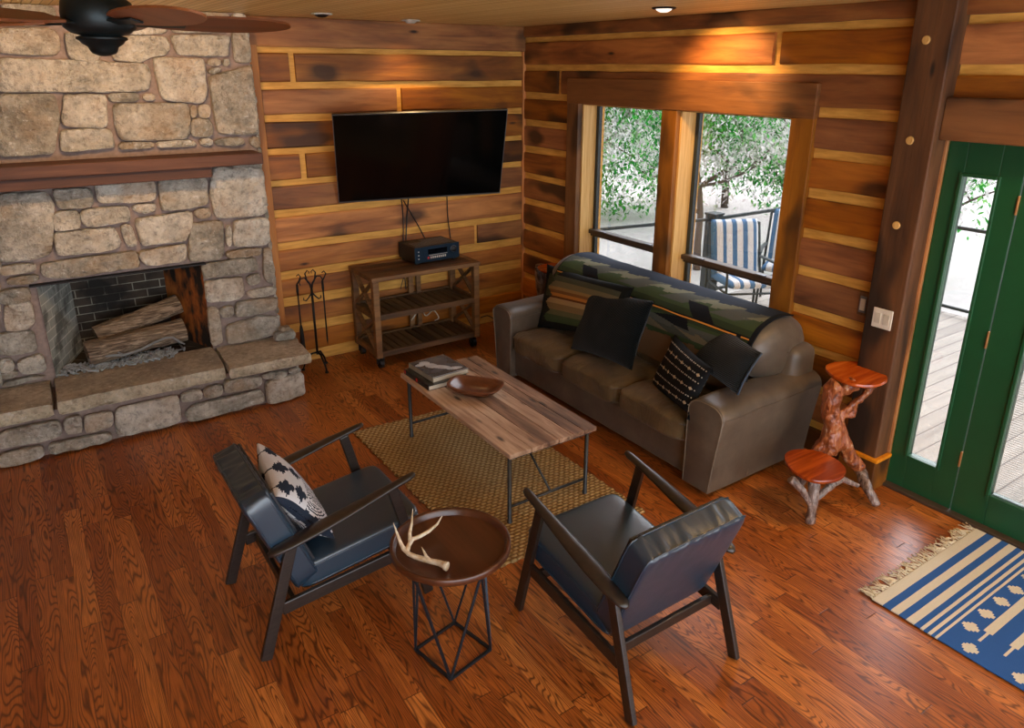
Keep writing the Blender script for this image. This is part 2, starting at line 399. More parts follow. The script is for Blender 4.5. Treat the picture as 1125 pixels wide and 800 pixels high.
n = N('woven_cotton'); c = n.attr('pat'); s = n.sep(n.o); w = n.math('SINE', n.math('MULTIPLY', s[0], 900)); n.bump(w, .3, .002)
MAT['cotton'] = n.out(n.mix(n.math('MULTIPLY', n.noise(n.map(n.o, (40, 400, 1)), 1, 2), .2), c, (.02,.02,.03)), .95, spec=.1)
MAT['fringe'] = simple('cotton_fringe', srgb(206,194,168), .95)
n = N('dark_knit'); s = n.sep(n.attr('uvp')); h = n.math('MULTIPLY', n.math('SINE', n.math('MULTIPLY', s[0], 240)), n.math('SINE', n.math('MULTIPLY', s[1], 240)))
n.bump(h, .6, .004); MAT['knit'] = n.out(n.ramp(h, [(0, srgb(6,11,13)), (1, srgb(16,25,28))]), .95, spec=.1, sheen=.1)
n = N('dark_corduroy'); s = n.sep(n.attr('uvp')); h = n.math('SINE', n.math('MULTIPLY', n.math('ADD', s[1], n.math('MULTIPLY', s[0], .15)), 170))
n.bump(h, .8, .005); MAT['cord'] = n.out(n.ramp(h, [(0, srgb(8,12,15)), (1, srgb(22,31,36))]), .9, spec=.15, sheen=.15)
MAT['piping'] = simple('slate_piping', srgb(52,66,84), .8)
# jute
n = N('braided_jute'); s = n.sep(n.o)
a = n.math('MULTIPLY', s[0], 1/.042); b = n.math('MULTIPLY', s[1], 1/.026)
row = n.math('FLOOR', b); ax = n.math('ADD', a, n.math('MULTIPLY', row, .5))
h = n.math('MULTIPLY', n.math('ABSOLUTE', n.math('SINE', n.math('MULTIPLY', ax, PI))), n.math('ABSOLUTE', n.math('SINE', n.math('MULTIPLY', b, PI))))
t = n.noise(n.map(n.o, (1,1,1)), 90, 4, .7); big = n.noise(None, 5, 3)
c = n.ramp(n.math('ADD', n.math('MULTIPLY', h, .6), n.math('MULTIPLY', t, .5)), [(.15, srgb(92,62,34)), (.38, srgb(166,130,82)), (.8, srgb(216,184,130))])
c = n.mix(n.math('MULTIPLY', big, .3), c, srgb(176,142,92))
n.bump(n.math('ADD', h, n.math('MULTIPLY', t, .5)), 1, .015)
MAT['jute'] = n.out(c, .95, spec=.1)
# outside
n = N('deck_board'); s = n.sep(n.o); lx = n.math('FRACT', n.math('DIVIDE', s[1], .14)); r = n.white(n.comb(n.math('FLOOR', n.math('DIVIDE', s[1], .14)), 0, 0))
seam = n.ramp(n.math('ABSOLUTE', n.math('SUBTRACT', lx, .5)), [(.46, 0), (.48, 1)])
c = n.mix(.4, n.ramp(n.noise(n.map(n.o, (1.5, 20, 1)), 1, 4), [(.3, srgb(150,142,132)), (.7, srgb(190,182,172))]), n.ramp(r, [(0, srgb(150,142,134)), (1, srgb(196,188,176))]))
MAT['deck'] = n.out(n.mix(n.math('MULTIPLY', seam, .8), c, srgb(70,64,60)), .8)
MAT['gravel'] = simple('pale_gravel', srgb(214,208,204), .95, nz=.08, sc=3)
MAT['railm'] = simple('dark_green_rail', srgb(40,50,50), .6)
def leafm(name, a, b, c):
    n = N(name); t = n.sep(n.attr('tone'))[0]; col = n.ramp(t, [(0, a), (.42, b), (.5, c), (.56, (.82,.78,.78)), (1, (.9,.86,.86))])  # pale stops paint overexposed leaves and gaps of bright sky
    tl = n.nd('BsdfTranslucent'); n.put(tl.inputs[0], col); ad = n.nd('MixShader'); ad.inputs[0].default_value = .6
    n.out(col, .6); n.t.links.new(n.b.outputs[0], ad.inputs[1]); n.t.links.new(tl.outputs[0], ad.inputs[2]); n.t.links.new(ad.outputs[0], n.t.nodes['Material Output'].inputs[0])
    return n.m
MAT['leaf'] = leafm('green_leaves', srgb(14,110,30), srgb(50,170,60), srgb(150,215,120))
MAT['leaf_pale'] = leafm('overexposed_leaves', srgb(120,160,90), srgb(220,210,200), srgb(240,225,225))  # pale tones imitate blown-out foliage with sky showing between

def set_tone(bm):     # random tone per connected island
    L = bm.loops.layers.float_color.get('tone') or bm.loops.layers.float_color.new('tone')
    seen = set()
    for f in bm.faces:
        if f in seen: continue
        t = (random.random(), random.random(), random.random(), 1); st = [f]; seen.add(f)
        while st:
            g_ = st.pop()
            for l in g_.loops: l[L] = t
            for e in g_.edges:
                for h_ in e.link_faces:
                    if h_ not in seen: seen.add(h_); st.append(h_)
def paint(bm, F, fn, name='pat'):
    L = bm.loops.layers.float_color.get(name) or bm.loops.layers.float_color.new(name)
    for f, u, v in F:
        c = fn(u, v)
        for l in f.loops: l[L] = (*c, 1)
def paint_all(bm, c, name='pat'):
    L = bm.loops.layers.float_color.get(name) or bm.loops.layers.float_color.new(name)
    for f in bm.faces:
        for l in f.loops: l[L] = (*c, 1)

# ================================================================ STRUCTURE
CZ = 2.865
b = BM(); box(b, (-9, -8.2, -.12), (0.02, .35, 0)); structure('floor', b, MAT['floor'])
b = BM(); box(b, (-9, -8.2, CZ), (.3, .35, CZ+.15)); structure('ceiling', b, MAT['ceil'])
TVB = [(2.644,2.603),(2.385,2.33),(2.136,2.076),(1.873,1.825),(1.621,1.567),(1.377,1.313),(1.1,1.034),(.856,.777),(.622,.534),(.373,.286),(.108,0)]
def log_rows(bats): 
    rows = []; top = CZ
    for a, c in bats: rows.append((a, top)); top = c
    if top > 0: rows.append((0, top))
    return rows
def wavy_log(bm, axis, a0, a1, z0, z1, depth, seed):
    # a hewn log face: front proud of the chinking with uneven edges; axis 0 along x on plane y=0, axis 1 along y on plane x=0
    n = max(3, int(abs(a1-a0)/.12)); prof = []
    rings = []
    for i in range(n+1):
        a = a0+(a1-a0)*i/n
        zt = z1+.007*noise.noise((a*3, seed, 1)); zb = z0+.007*noise.noise((a*3, seed, 7)); dd = depth+.006*noise.noise((a*2, seed, 3))
        ed = .012
        pr = [(.01, zb), (-dd+.006, zb), (-dd, zb+ed), (-dd-.003, (zb+zt)/2), (-dd, zt-ed), (-dd+.006, zt), (.01, zt)]
        rings.append([bm.verts.new((a, q, z) if axis == 0 else (q, a, z)) for q, z in pr])
    fs = []
    for r1, r2 in zip(rings, rings[1:]):
        for k in range(len(r1)-1): fs.append(bm.faces.new((r1[k], r1[k+1], r2[k+1], r2[k])))
    fs.append(bm.faces.new(rings[0])); fs.append(bm.faces.new(rings[-1][::-1]))
# --- TV wall (y = 0)
b = BM(); box(b, (-2.66, 0.0, 0), (.3, .28, CZ)); box(b, (-9, .55, 0), (-2.6, .75, CZ)) 
wb = structure('wall_back', b, MAT['chink'])
b = BM(); joints = {1: [(-2.275,-2.225)], 2: [(-1.36,-1.31)], 4: [(-2.26,-2.205)], 7: [(-.6,-.56)]}
for i, (z0, z1) in enumerate(log_rows(TVB)):
    x = -2.6; segs = []
    for j0, j1 in joints.get(i, []): segs.append((x, j0)); x = j1
    segs.append((x, -.03))
    for a, c in segs: wavy_log(b, 0, a, c, z0, z1, .022 if i else .06, i*3.1)
set_tone(b); bmesh.ops.recalc_face_normals(b, faces=b.faces); structure('hewn_logs', b, MAT['log'], wb)
b = BM(); box(b, (-2.61, -.06, 0), (-2.52, .0, CZ-.15), .006); set_tone(b); structure('trim_1', b, MAT['trimw'])
b = BM(); box(b, (-.035, -.035, 0), (-.001, -.001, 2.66), .004); set_tone(b); structure('trim_2', b, MAT['trimw'])
b = BM(); box(b, (-7.3, -8.2, 0), (-7.0, .75, CZ)); wl = structure('wall_left', b, MAT['chink'])
b = BM(); lz = 0
for i in range(11): box(b, (-7.0, -8.2, i*.26+.05), (-6.975, .5, i*.26+.255), .006)
set_tone(b); structure('hewn_logs', b, MAT['log_y'], wl)
# --- window wall (x = 0)
WZ0, WZ1 = .72, 2.215
OP = [(-1.925, -.90), (-3.09, -2.075)]                  # window openings in y
b = BM()
box(b, (0, -.90, 0), (.26, .28, CZ)); box(b, (0, -4.06, 0), (.26, -3.09, CZ)); box(b, (0, -3.09, 0), (.26, -.90, WZ0)); box(b, (0, -3.09, WZ1), (.26, -.90, CZ))
box(b, (0, -2.075, WZ0), (.26, -1.925, WZ1)); box(b, (0, -8.2, 2.14), (.26, -4.06, CZ)); box(b, (0, -8.2, 0), (.26, -6.2, 2.14))
wr = structure('wall_right', b, MAT['chink'])
WB = [(2.77,2.725),(2.53,2.475),(2.282,2.217),(2.028,1.965),(1.78,1.715),(1.518,1.455),(1.267,1.2),(1.003,.94),(.75,.69),(.49,.43),(.23,.17)]
b = BM(); rows = log_rows(WB)
for i, (z0, z1) in enumerate(rows):
    zm = (z0+z1)/2
    if i == 0: sg = [(-8.1,-.03)]
    elif i == 1: sg = [(-8.1,-4.05),(-3.84,-2.93),(-2.87,-.03)]
    elif i == 2: sg = [(-8.1,-4.05),(-3.84,-.62),(-.56,-.03)]
    else: sg = [(-3.84,-3.24),(-.76,-.03)]
    for a, c in sg: wavy_log(b, 1, a, c, z0, z1, .022 if i else .05, i*5.7)
    if i > 2 and z1 < .75: wavy_log(b, 1, -3.24, -.76, z0, z1, .022, i*5.7+1)
set_tone(b); bmesh.ops.recalc_face_normals(b, faces=b.faces); structure('hewn_logs', b, MAT['log_y'], wr)
# casing and jambs
b = BM()
box(b, (-.05, -.905, .62), (0, -.745, 2.21), .006); box(b, (-.05, -3.255, .62), (0, -3.085, 2.21), .006)
box(b, (-.045, -2.08, .62), (0, -1.92, 2.21), .006)
set_tone(b); structure('trim_3', b, MAT['casing'])
b = BM(); box(b, (-.055, -3.255, 2.205), (0, -.745, 2.42), .006); set_tone(b); structure('trim_4', b, MAT['casing_y'])
for k, (y0, y1) in enumerate(OP):
    b = BM()
    box(b, (.0, y1-.02, WZ0), (.22, y1, WZ1)); box(b, (.0, y0, WZ0), (.22, y0+.02, WZ1)); box(b, (0, y0, WZ1-.02), (.22, y1, WZ1)); box(b, (0, y0, WZ0), (.22, y1, WZ0+.02))
    w = structure('window_%d' % (k+1), b, MAT['jamb'])
    b = BM(); X0, X1 = .15, .19; t = .035; ya, yb = y0+.02, y1-.02; za, zb = WZ0+.02, WZ1-.02
    box(b, (X0, yb-t, za), (X1, yb, zb), .004); box(b, (X0, ya, za), (X1, ya+t*.5, zb), .004)
    box(b, (X0, ya+.01, zb-.014), (X1, yb-.01, zb)); box(b, (X0, ya+.01, za), (X1, yb-.01, za+t))
    structure('sash', b, MAT['sash'], w)
    b = BM(); box(b, (X0-.05, ya, 1.045), (X1-.01, yb, 1.085), .006); box(b, (X0-.02, ya, 1.02), (X1+.01, yb, 1.045)); structure('sash_bar', b, MAT['sashbar'], w)
    b = BM(); box(b, (.17, ya+.01, za+.01), (.173, yb-.01, zb-.01)); structure('pane', b, MAT['glass'], w)
    for fy in (.2, .8):
        b = BM(); yy = ya+(yb-ya)*fy; box(b, (X0-.06, yy-.04, 1.083), (X0-.03, yy+.04, 1.094), .003); structure('latch', b, MAT['silver'], w)
# timber post and door header
b = BM(); box(b, (-.15, -4.06, 0), (0, -3.845, CZ), .008); set_tone(b); po = structure('trim_5', b, MAT['post'])
for zz, yy in ((2.649, -3.93), (2.135, -3.935), (1.666, -3.941)):
    b = BM(); lathe(b, [(.0225, 0), (.0225, .006), (.018, .009)], seg=20)
    bmesh.ops.rotate(b, verts=b.verts, cent=(0,0,0), matrix=Matrix.Rotation(-PI/2, 3, 'Y')); bmesh.ops.translate(b, verts=b.verts, vec=(-.148, yy, zz))
    structure('peg', b, MAT['jamb'], po)
b = BM(); box(b, (-.165, -4.075, 0), (.0, -3.83, .20), .006); set_tone(b); structure('trim_6', b, MAT['post'])
b = BM(); box(b, (-.17, -4.085, .20), (.0, -3.825, .225), .006); set_tone(b); structure('trim_7', b, MAT['trimw'])
b = BM(); box(b, (-.10, -8.1, 2.145), (0, -4.06, 2.365), .008); set_tone(b); structure('trim_8', b, MAT['casing_y'])
b = BM(); box(b, (-.02, -4.072, .23), (.0, -4.058, 2.14), .002); set_tone(b); structure('trim_9', b, MAT['trimw'])
# door with sidelight
DX0, DX1 = .02, .07
b = BM()
def frame(bm, x0, x1, y0, y1, z0, z1, gy0, gy1, gz0, gz1, bv=.003):
    box(bm, (x0, gy1, z0), (x1, y1, z1), bv); box(bm, (x0, y0, z0), (x1, gy0, z1), bv)
    box(bm, (x0, gy0, gz1), (x1, gy1, z1), bv); box(bm, (x0, gy0, z0), (x1, gy1, gz0), bv)
frame(b, DX0, DX1, -4.462, -4.065, .02, 2.14, -4.345, -4.170, .25, 1.955)
d1 = structure('door_1', b, MAT['green'])
b = BM(); frame(b, DX0-.014, DX0+.002, -4.362, -4.152, .232, 1.973, -4.345, -4.170, .25, 1.955, .004); structure('glass_bead', b, MAT['green'], d1)
b = BM(); box(b, (.045, -4.35, .24), (.048, -4.165, 1.96)); structure('pane', b, MAT['glass'], d1)
b = BM(); frame(b, DX0, DX1, -5.40, -4.468, .02, 2.14, -5.25, -4.652, .22, 1.955)
d2 = structure('door_2', b, MAT['green'])
b = BM(); frame(b, DX0-.014, DX0+.002, -5.27, -4.632, .20, 1.975, -5.25, -4.652, .22, 1.955, .004); structure('glass_bead', b, MAT['green'], d2)
b = BM(); box(b, (.03, -5.255, .21), (.033, -4.648, 1.96)); structure('pane', b, MAT['glass'], d2)
b = BM()
for k in range(130): 
    z = .23+k*.0133; box(b, (.042, -5.245, z), (.054, -4.66, z+.0012), rot=Matrix.Rotation(.5, 3, 'Y'))
structure('blind_slats', b, MAT['white'], d2)
for z in (1.84, 1.10, .36):
    b = BM(); box(b, (DX0-.012, -4.470, z-.05), (DX0+.002, -4.460, z+.05), .003); structure('hinge', b, MAT['brass'], d2)
b = BM(); box(b, (DX0, -6.2, .02), (DX1, -5.405, 2.14)); structure('door_3', b, MAT['green'])
b = BM(); box(b, (-.03, -6.2, 0), (.12, -4.062, .022), .004); structure('trim_10', b, MAT['sashbar'])

# ================================================================ FIREPLACE
FY = -.27
fp = empty('stone_fireplace', 'rough limestone fireplace filling the left wall, open hearth and raised slab ledge', 'fireplace', (-4, 0, 0))
fx0, fx1, fz1 = -4.235, -3.17, 1.075
b = BM()
CT = CZ-.002; box(b, (-6.4, FY+.03, 0), (fx0, .5, CT)); box(b, (fx1, FY+.03, 0), (-2.635, -.01, CT)); box(b, (fx0, FY+.03, fz1), (fx1, .5, CT)); box(b, (fx1, -.01, 0), (-2.665, .5, CT))
box(b, (fx0, FY+.03, 0), (fx1, .5, .36))
m_ = obj('mortar', b, MAT['mortar'], fp)
S = 3.077
def Zc(pts, o): return [(o[0]+x/S, o[1]+y/S) for x, y in pts]
STU = '''0 98 180 98 208 150 190 188 0 180|218 110 300 128 340 190 330 208 235 200|375 185 400 125 560 125 572 150 565 185 510 190 480 210 385 205|575 120 770 122 768 190 600 185|785 100 845 100 848 210 795 212|0 195 245 205 495 215 505 250 500 300 470 308 0 312|518 195 685 200 695 300 685 350 550 335 530 270|697 202 745 200 750 220 700 222|750 196 775 200 765 226 752 222|700 235 750 228 740 245 702 250|705 260 850 222 875 440 860 452 735 450 712 300|0 320 185 320 200 400 180 515 0 530|215 320 355 322 362 425 345 433 212 425|205 440 370 435 388 498 205 512|362 318 470 315 472 340 368 345|480 320 525 318 528 338 482 336|383 352 635 350 640 440 628 468 410 474 388 420|645 355 662 355 662 398 645 398|672 355 708 355 708 397 672 397|648 403 712 402 718 455 705 462 648 460|400 482 520 480 520 500 400 504|525 480 650 472 670 492 530 499|672 470 718 470 718 490 675 492|725 470 822 466 828 488 725 492|842 465 880 462 885 500 842 490|0 0 180 0 190 85 0 88|200 0 380 0 370 110 230 95|400 0 560 0 560 112 410 115|575 0 765 0 765 110 580 110|780 0 838 0 842 90 785 92'''
STM = '''0 195 155 190 182 230 178 300 172 385 150 405 60 420 0 425|175 180 305 175 315 228 300 238 200 243|320 165 520 150 525 212 500 220 335 223|535 148 695 138 700 225 640 240 545 250|445 235 525 225 525 252 470 258 448 250|275 248 430 235 440 285 300 305 275 295|185 255 262 250 270 308 182 318|180 325 385 308 410 370 385 380 195 402|405 300 440 298 465 365 430 374|455 280 645 252 650 285 625 350 480 368|655 250 705 240 712 272 665 276|720 105 885 110 905 250 880 265 730 275 712 200|785 96 880 93 885 106 790 108|640 295 750 285 752 400 735 415 640 420|765 300 778 300 780 370 765 372|790 285 908 275 910 355 895 365 790 370|762 388 885 375 880 400 765 410|890 380 920 375 930 430 935 495 915 500 892 480|135 430 460 385 470 440 200 478 140 470|465 390 625 362 628 418 490 435|0 440 120 428 125 452 0 470|20 480 130 465 135 485 25 505|0 520 95 510 105 555 0 565|15 570 105 558 118 620 108 645 20 655|0 665 110 655 125 720 0 740|0 750 45 750 48 788 0 795|680 430 860 408 872 445 860 455 690 478|692 490 815 475 825 535 800 548 700 560|830 475 872 460 882 490 840 505|832 525 930 505 938 530 840 545|800 560 935 542 940 580 880 595 795 610|745 580 785 570 785 605 748 612|700 580 735 578 752 695 715 705|765 640 880 605 945 610 948 662 770 700'''
STL = '''55 175 140 150 158 205 75 215|0 180 40 170 48 200 0 208|0 215 60 205 62 222 0 235|10 245 120 222 160 225 5 262'''
STH = '''0 415 195 375 210 400 205 425 100 450 0 472|215 370 270 358 278 412 225 420|285 362 380 345 378 395 290 415|395 335 600 290 610 375 560 395 400 428 390 390|165 455 370 415 380 440 170 490|0 490 140 460 152 495 0 535|610 285 680 270 685 300 615 315|688 268 750 252 750 285 690 300|758 240 880 225 880 255 760 282|625 350 650 325 880 270 895 310 640 380|885 222 970 205 970 225 890 235|900 245 1020 212 1033 283 905 318|975 205 1015 197 1018 210 978 217'''
def stone_poly(bm, pts, thick, axis_n, grow=.007):
    # pts: 3D polygon in a vertical plane; bulges along axis_n
    c = sum(pts, Vector())/len(pts); n = Vector(axis_n)
    # resample outline
    P = []; m = len(pts)
    for i in range(m):
        a, b2 = pts[i], pts[(i+1) % m]; k = max(1, int((b2-a).length/.028))
        for j in range(k): P.append(a.lerp(b2, j/k))
    # round corners
    for _ in range(1): P = [(P[i-1]+P[i]*2+P[(i+1) % len(P)])/4 for i in range(len(P))]
    sd_ = random.random()*50; size = min((max(p[i] for p in P)-min(p[i] for p in P)) for i in (0, 2)) or .05
    P = [p + (p-c).normalized()*(grow + .006*noise.noise(p*14+Vector((sd_,0,0)))) for p in P]
    th = thick*(.55+.45*min(1, size/.14))
    levels = [(1.0, -.012), (1.0, th*.6), (.965, th*.95), (.88, th), (.72, th), (.55, th), (.36, th), (.18, th)]
    rings = []
    for s_, h in levels:
        ring = []
        for p in P:
            q = c+(p-c)*s_
            r = h
            if h > th*.5: r += +.020*noise.noise(q*9+Vector((sd_,3,1)))+.014*noise.noise(q*22+Vector((sd_,1,9)))
            ring.append(bm.verts.new(q+n*r))
        rings.append(ring)
    k = len(P)
    for a, b2 in zip(rings, rings[1:]):
        for i in range(k): bm.faces.new((a[i], a[(i+1) % k], b2[(i+1) % k], b2[i]))
    cv = bm.verts.new(c+n*(th+.01*noise.noise(c*9+Vector((sd_,3,1)))))
    for i in range(k): bm.faces.new((rings[-1][i], rings[-1][(i+1) % k], cv))
b = BM()
for txt, o in ((STU, (0,0)), (STM, (0,150)), (STL, (0,340))):
    for l in txt.split('|'):
        v = list(map(float, l.split())); pts = [on(x, y, 1, FY) for x, y in Zc(list(zip(v[::2], v[1::2])), o)]
        for p in pts: p.z = min(p.z, CZ-.01); p.x = min(p.x, -2.64)
        stone_poly(b, pts, .035, (0,-1,0))
def fill_rects(bm, x0, x1, z0, z1, y, th):        # courses of stones beyond the left edge of the photo
    z = z0
    while z < z1-.03:
        h = min(random.choice((.09, .13, .2, .26)), z1-z); x = x1(z+h/2) if callable(x1) else x1
        if z1-z-h < .05: h = z1-z
        while x > x0+.05:
            w = min(random.uniform(.18, .5), x-x0)
            stone_poly(bm, [Vector((x-w+.012, y, z+.01)), Vector((x-.008, y, z+.012)), Vector((x-.012, y, z+h-.008)), Vector((x-w+.008, y, z+h-.012))], th, (0,-1,0)); x -= w
        z += h
fill_rects(b, -6.4, lambda z: -4.275-.19*(1.93-z), .4, CZ-.02, FY, .035)
# return side of the chimney towards the log wall
z = .40
for h in (.17, .12, .22, .16, .25, .14, .2, .28, .15, .24, .2, .26):
    stone_poly(b, [Vector((-2.638, -.25, z)), Vector((-2.638, -.07, z)), Vector((-2.638, -.07, z+h-.02)), Vector((-2.638, -.25, z+h-.02))], .02, (1,0,0)); z += h
bmesh.ops.recalc_face_normals(b, faces=b.faces); set_tone(b); obj('stones', b, MAT['stone'], fp, True)
# hearth base and slabs
HY = -.70
b = BM(); box(b, (-6.4, HY+.03, 0), (-2.64, FY+.05, .31)); obj('hearth_core', b, MAT['mortar'], fp)
b = BM()
for l in STH.split('|'):
    v = list(map(float, l.split())); pts = [on(x, y, 1, HY-.02) for x, y in Zc(list(zip(v[::2], v[1::2])), (0,340))]
    for p in pts: p.z = max(.004, min(p.z, .285)); p.x = min(p.x, -2.62)
    stone_poly(b, pts, .03, (0,-1,0))
fill_rects(b, -6.4, -4.68, .01, .28, HY-.02, .03)
for (y0, y1, z0, z1) in ((-.68,-.5,.01,.15), (-.48,-.3,.01,.12), (-.68,-.42,.165,.28), (-.4,-.3,.13,.28)):
    stone_poly(b, [Vector((-2.64, y0, z0)), Vector((-2.64, y1, z0)), Vector((-2.64, y1, z1)), Vector((-2.64, y0, z1))], .03, (1,0,0))
bmesh.ops.recalc_face_normals(b, faces=b.faces); set_tone(b); obj('hearth_stones', b, MAT['stone'], fp, True)
def slab(poly, z0, z1, name='hearth_slab'):
    bm = BM(); P = []
    for i in range(len(poly)):
        a = Vector((*poly[i], 0)); c = Vector((*poly[(i+1) % len(poly)], 0)); k = max(1, int((c-a).length/.05))
        for j in range(k):
            p = a.lerp(c, j/k); P.append(p+Vector((noise.noise(p*9), noise.noise(p*9+Vector((5,5,5))), 0))*.012)
    c = sum(P, Vector())/len(P); rings = []
    for s_, z in ((.97, z0), (1, z0+.015), (1.0, (z0+z1)/2), (.998, z1-.01), (.985, z1), (.8, z1), (.5, z1)):
        ring = []
        for p in P:
            q = c+(p-c)*s_
            if z1-.02 > z > z0+.02: q = q + (p-c).normalized()*.012*noise.noise(p*14)
            ring.append(bm.verts.new((q.x, q.y, z+(.004*noise.noise(q*5) if s_ < .99 and z > z0+.02 else 0))))
        rings.append(ring)
    k = len(P)
    for a, b2 in zip(rings, rings[1:]):
        for i in range(k): bm.faces.new((a[i], a[(i+1) % k], b2[(i+1) % k], b2[i]))
    bm.faces.new(rings[0][::-1]); bm.faces.new(rings[-1])
    bmesh.ops.recalc_face_normals(bm, faces=bm.faces); set_tone(bm)
    for f in bm.faces:
        if abs(f.normal.z) < .7: f.material_index = 1
    return auto_smooth(obj(name, bm, [MAT['slab'], MAT['slab_edge']], fp), 40)
slab([(-6.4,-.75), (-5.2,-.74), (-4.29,-.735), (-4.275,-.25), (-6.4,-.25)], .29, .38)
slab([(-4.262,-.74), (-3.7,-.735), (-3.19,-.73), (-3.175,-.60), (-3.16,-.22), (-4.25,-.22)], .29, .385)
slab([(-3.168,-.78), (-2.82,-.785), (-2.565,-.80), (-2.535,-.30), (-2.62,-.25), (-3.145,-.25)], .30, .38)
# firebox
b = BM(); bx0, bx1, by = -4.02, -3.36, .30
def quad(bm, *p, mi=0):
    f = bm.faces.new([bm.verts.new(q) for q in p]); f.material_index = mi; return f
yf = FY+.0
quad(b, (bx0, by, .36), (bx1, by, .36), (bx1, by, fz1), (bx0, by, fz1))
quad(b, (fx0, yf, .36), (bx0, by, .36), (bx0, by, fz1), (fx0, yf, fz1), mi=1)
quad(b, (bx1, by, .36), (fx1, yf, .36), (fx1, yf, fz1), (bx1, by, fz1), mi=2)
quad(b, (fx0, yf, fz1), (bx0, by, fz1), (bx1, by, fz1), (fx1, yf, fz1))
quad(b, (fx0, yf, .375), (fx1, yf, .375), (bx1, by, .375), (bx0, by, .375))
obj('firebox', b, [MAT['firebrick'], MAT['firebrick_ash'], MAT['firebrick_rust']], fp)
b = BM(); box(b, (fx0-.04, FY-.03, fz1-.004), (fx1+.03, FY+.06, fz1+.006)); obj('lintel_plate', b, MAT['iron'], fp)
# mantel
b = BM(); box(b, (-6.4, -.52, 1.82), (-2.69, FY, 1.90), .006); set_tone(b)
mt = obj('mantel_shelf', b, MAT['mantel']); tag(mt, 'long red-brown timber mantel shelf running across the stone fireplace', 'mantel shelf')
b = BM(); box(b, (-6.4, -.48, 1.745), (-3.05, FY, 1.82), .006); set_tone(b); obj('support_board', b, MAT['mantel'], mt)
# logs in fire
def fire_log(name, p, q, r, label, seed, half=False):
    bm = BM(); n = 18; P = []; Rr = []
    p, q = Vector(p), Vector(q)
    for i in range(n+1): P.append(p.lerp(q, i/n)+Vector((0,0,.006*noise.noise((i*.4, seed, 0))))); Rr.append(r*(1+.08*noise.noise((i*.3, seed, 4))))
    vs_ = tube(bm, P, Rr, 26)
    d = (q-p).normalized()
    for v in vs_:
        t = (v.co-p).dot(d); ax = p+d*t; o_ = v.co-ax; L = o_.length
        if L > 1e-5: v.co = ax+o_*(1+.14*noise.noise(Vector((t*2.5, seed, 0))+o_.normalized()*2.6)+.06*noise.noise(Vector((t*3, seed, 5))+o_.normalized()*9))
    o = auto_smooth(obj(name, bm, MAT['firelog']), 50); tag(o, label, 'log', 'firewood in the fireplace'); return o
n = N('split_firewood'); s = n.o; t = n.noise(n.map(n.o, (7, 70, 70)), 1, 5, .65, .6); n.bump(t, 1, .02)
MAT['firelog'] = n.out(n.ramp(t, [(.3, srgb(44,34,28)), (.5, srgb(122,106,88)), (.7, srgb(188,170,148))]), .9)
fire_log('firewood_log', (-4.02, -.20, .50), (-3.34, -.13, .535), .088, 'pale split log lying lower and nearest the hearth front in the fireplace', 3.3)
fire_log('firewood_log', (-3.93, -.02, .56), (-3.32, .05, .70), .078, 'darker split log tilted up behind the lower front log', 8.1)
b = BM(); pts = [on(x, y, 1, -.27) for x, y in ((97,396),(115,391),(137,390),(155,384),(170,376),(182,371),(190,371),(198,376),(203,378))]
for p in pts: p.z = max(p.z, .41)
tube(b, pts, [.011, .011, .011, .010, .010, .009, .009, .008, .007], 8); tube(b, [pts[2], pts[2]+Vector((-.04,-.0,.03))], .006, 6)
tag(obj('firewood_stick', b, MAT['greymetal'], None, True), 'thin ash-grey bent stick lying in front of the fireplace logs', 'stick')
gr = empty('fire_grate', 'ash-covered iron grate under the fireplace logs', 'grate', (-3.7,-.1,.38))
gr.location = (0,0,0)
b = BM()
for k in range(6):
    x = -4.0+k*.125; tube(b, [(x, -.28, .44), (x, -.24, .405), (x, .06, .405), (x, .1, .50)], .008, 8)
obj('grate_bars', b, MAT['greymetal'], gr, True)
b = BM()
for x in (-3.95, -3.42):
    for y in (-.2, .04): tube(b, [(x, y, .385), (x, y, .41)], .008, 8)
tube(b, [(-4.02,-.2,.400), (-3.36,-.2,.400)], .007, 8); tube(b, [(-4.02,.04,.400), (-3.36,.04,.400)], .007, 8)
obj('grate_feet', b, MAT['greymetal'], gr, True)
b = BM()
for k in range(420):
    x = random.uniform(-4.2, -3.45); y = random.gauss(-.235, .05) if x > -4.0 else random.uniform(-.30, -.12); y = min(max(y, -.33), .2); r = random.uniform(.005, .014)
    L = random.uniform(.01, .06); a = random.uniform(0, PI)
    tube(b, [(x, y, .39+r), (x+math.cos(a)*L, y+math.sin(a)*L*.5, .39+r*random.uniform(1, 3))], [r, r*.5], 5)
obj('ash_and_embers', b, simple('pale_ash', srgb(150,156,158), .95, nz=.35, sc=60)); o = bpy.data.objects['ash_and_embers']; tag(o, 'pale grey ash and charred bits under the fireplace logs', 'ash', kind='stuff')
for c_h in fp.children: c_h.matrix_parent_inverse = Matrix.Translation((4, 0, 0))
# rocks on hearth
def rock(name, c, s, label, seed, par=None):
    bm = BM(); bmesh.ops.create_cube(bm, size=2); bmesh.ops.subdivide_edges(bm, edges=bm.edges[:], cuts=7, use_grid_fill=True)
    for v in bm.verts:
        p = v.co.copy(); l = (abs(p.x)**5+abs(p.y)**5+abs(p.z)**5)**.2; q = p/l*max(map(abs, p))
        q *= 1+.10*noise.noise(q*1.4+Vector((seed,0,0)))
        v.co = Vector((q.x*s[0], q.y*s[1], q.z*s[2]))+Vector(c)
    set_tone(bm); return tag(obj(name, bm, MAT['stone'], None, True), label, 'rock')
rock('stone_block', (-2.632, -.375, .420), (.082, .050, .037), 'larger grey stone block sitting on the right end of the hearth ledge', 2.1)
rock('small_rock', (-2.628, -.375, .476), (.042, .030, .020), 'small pale rock stacked on top of the grey stone block', 7.7)

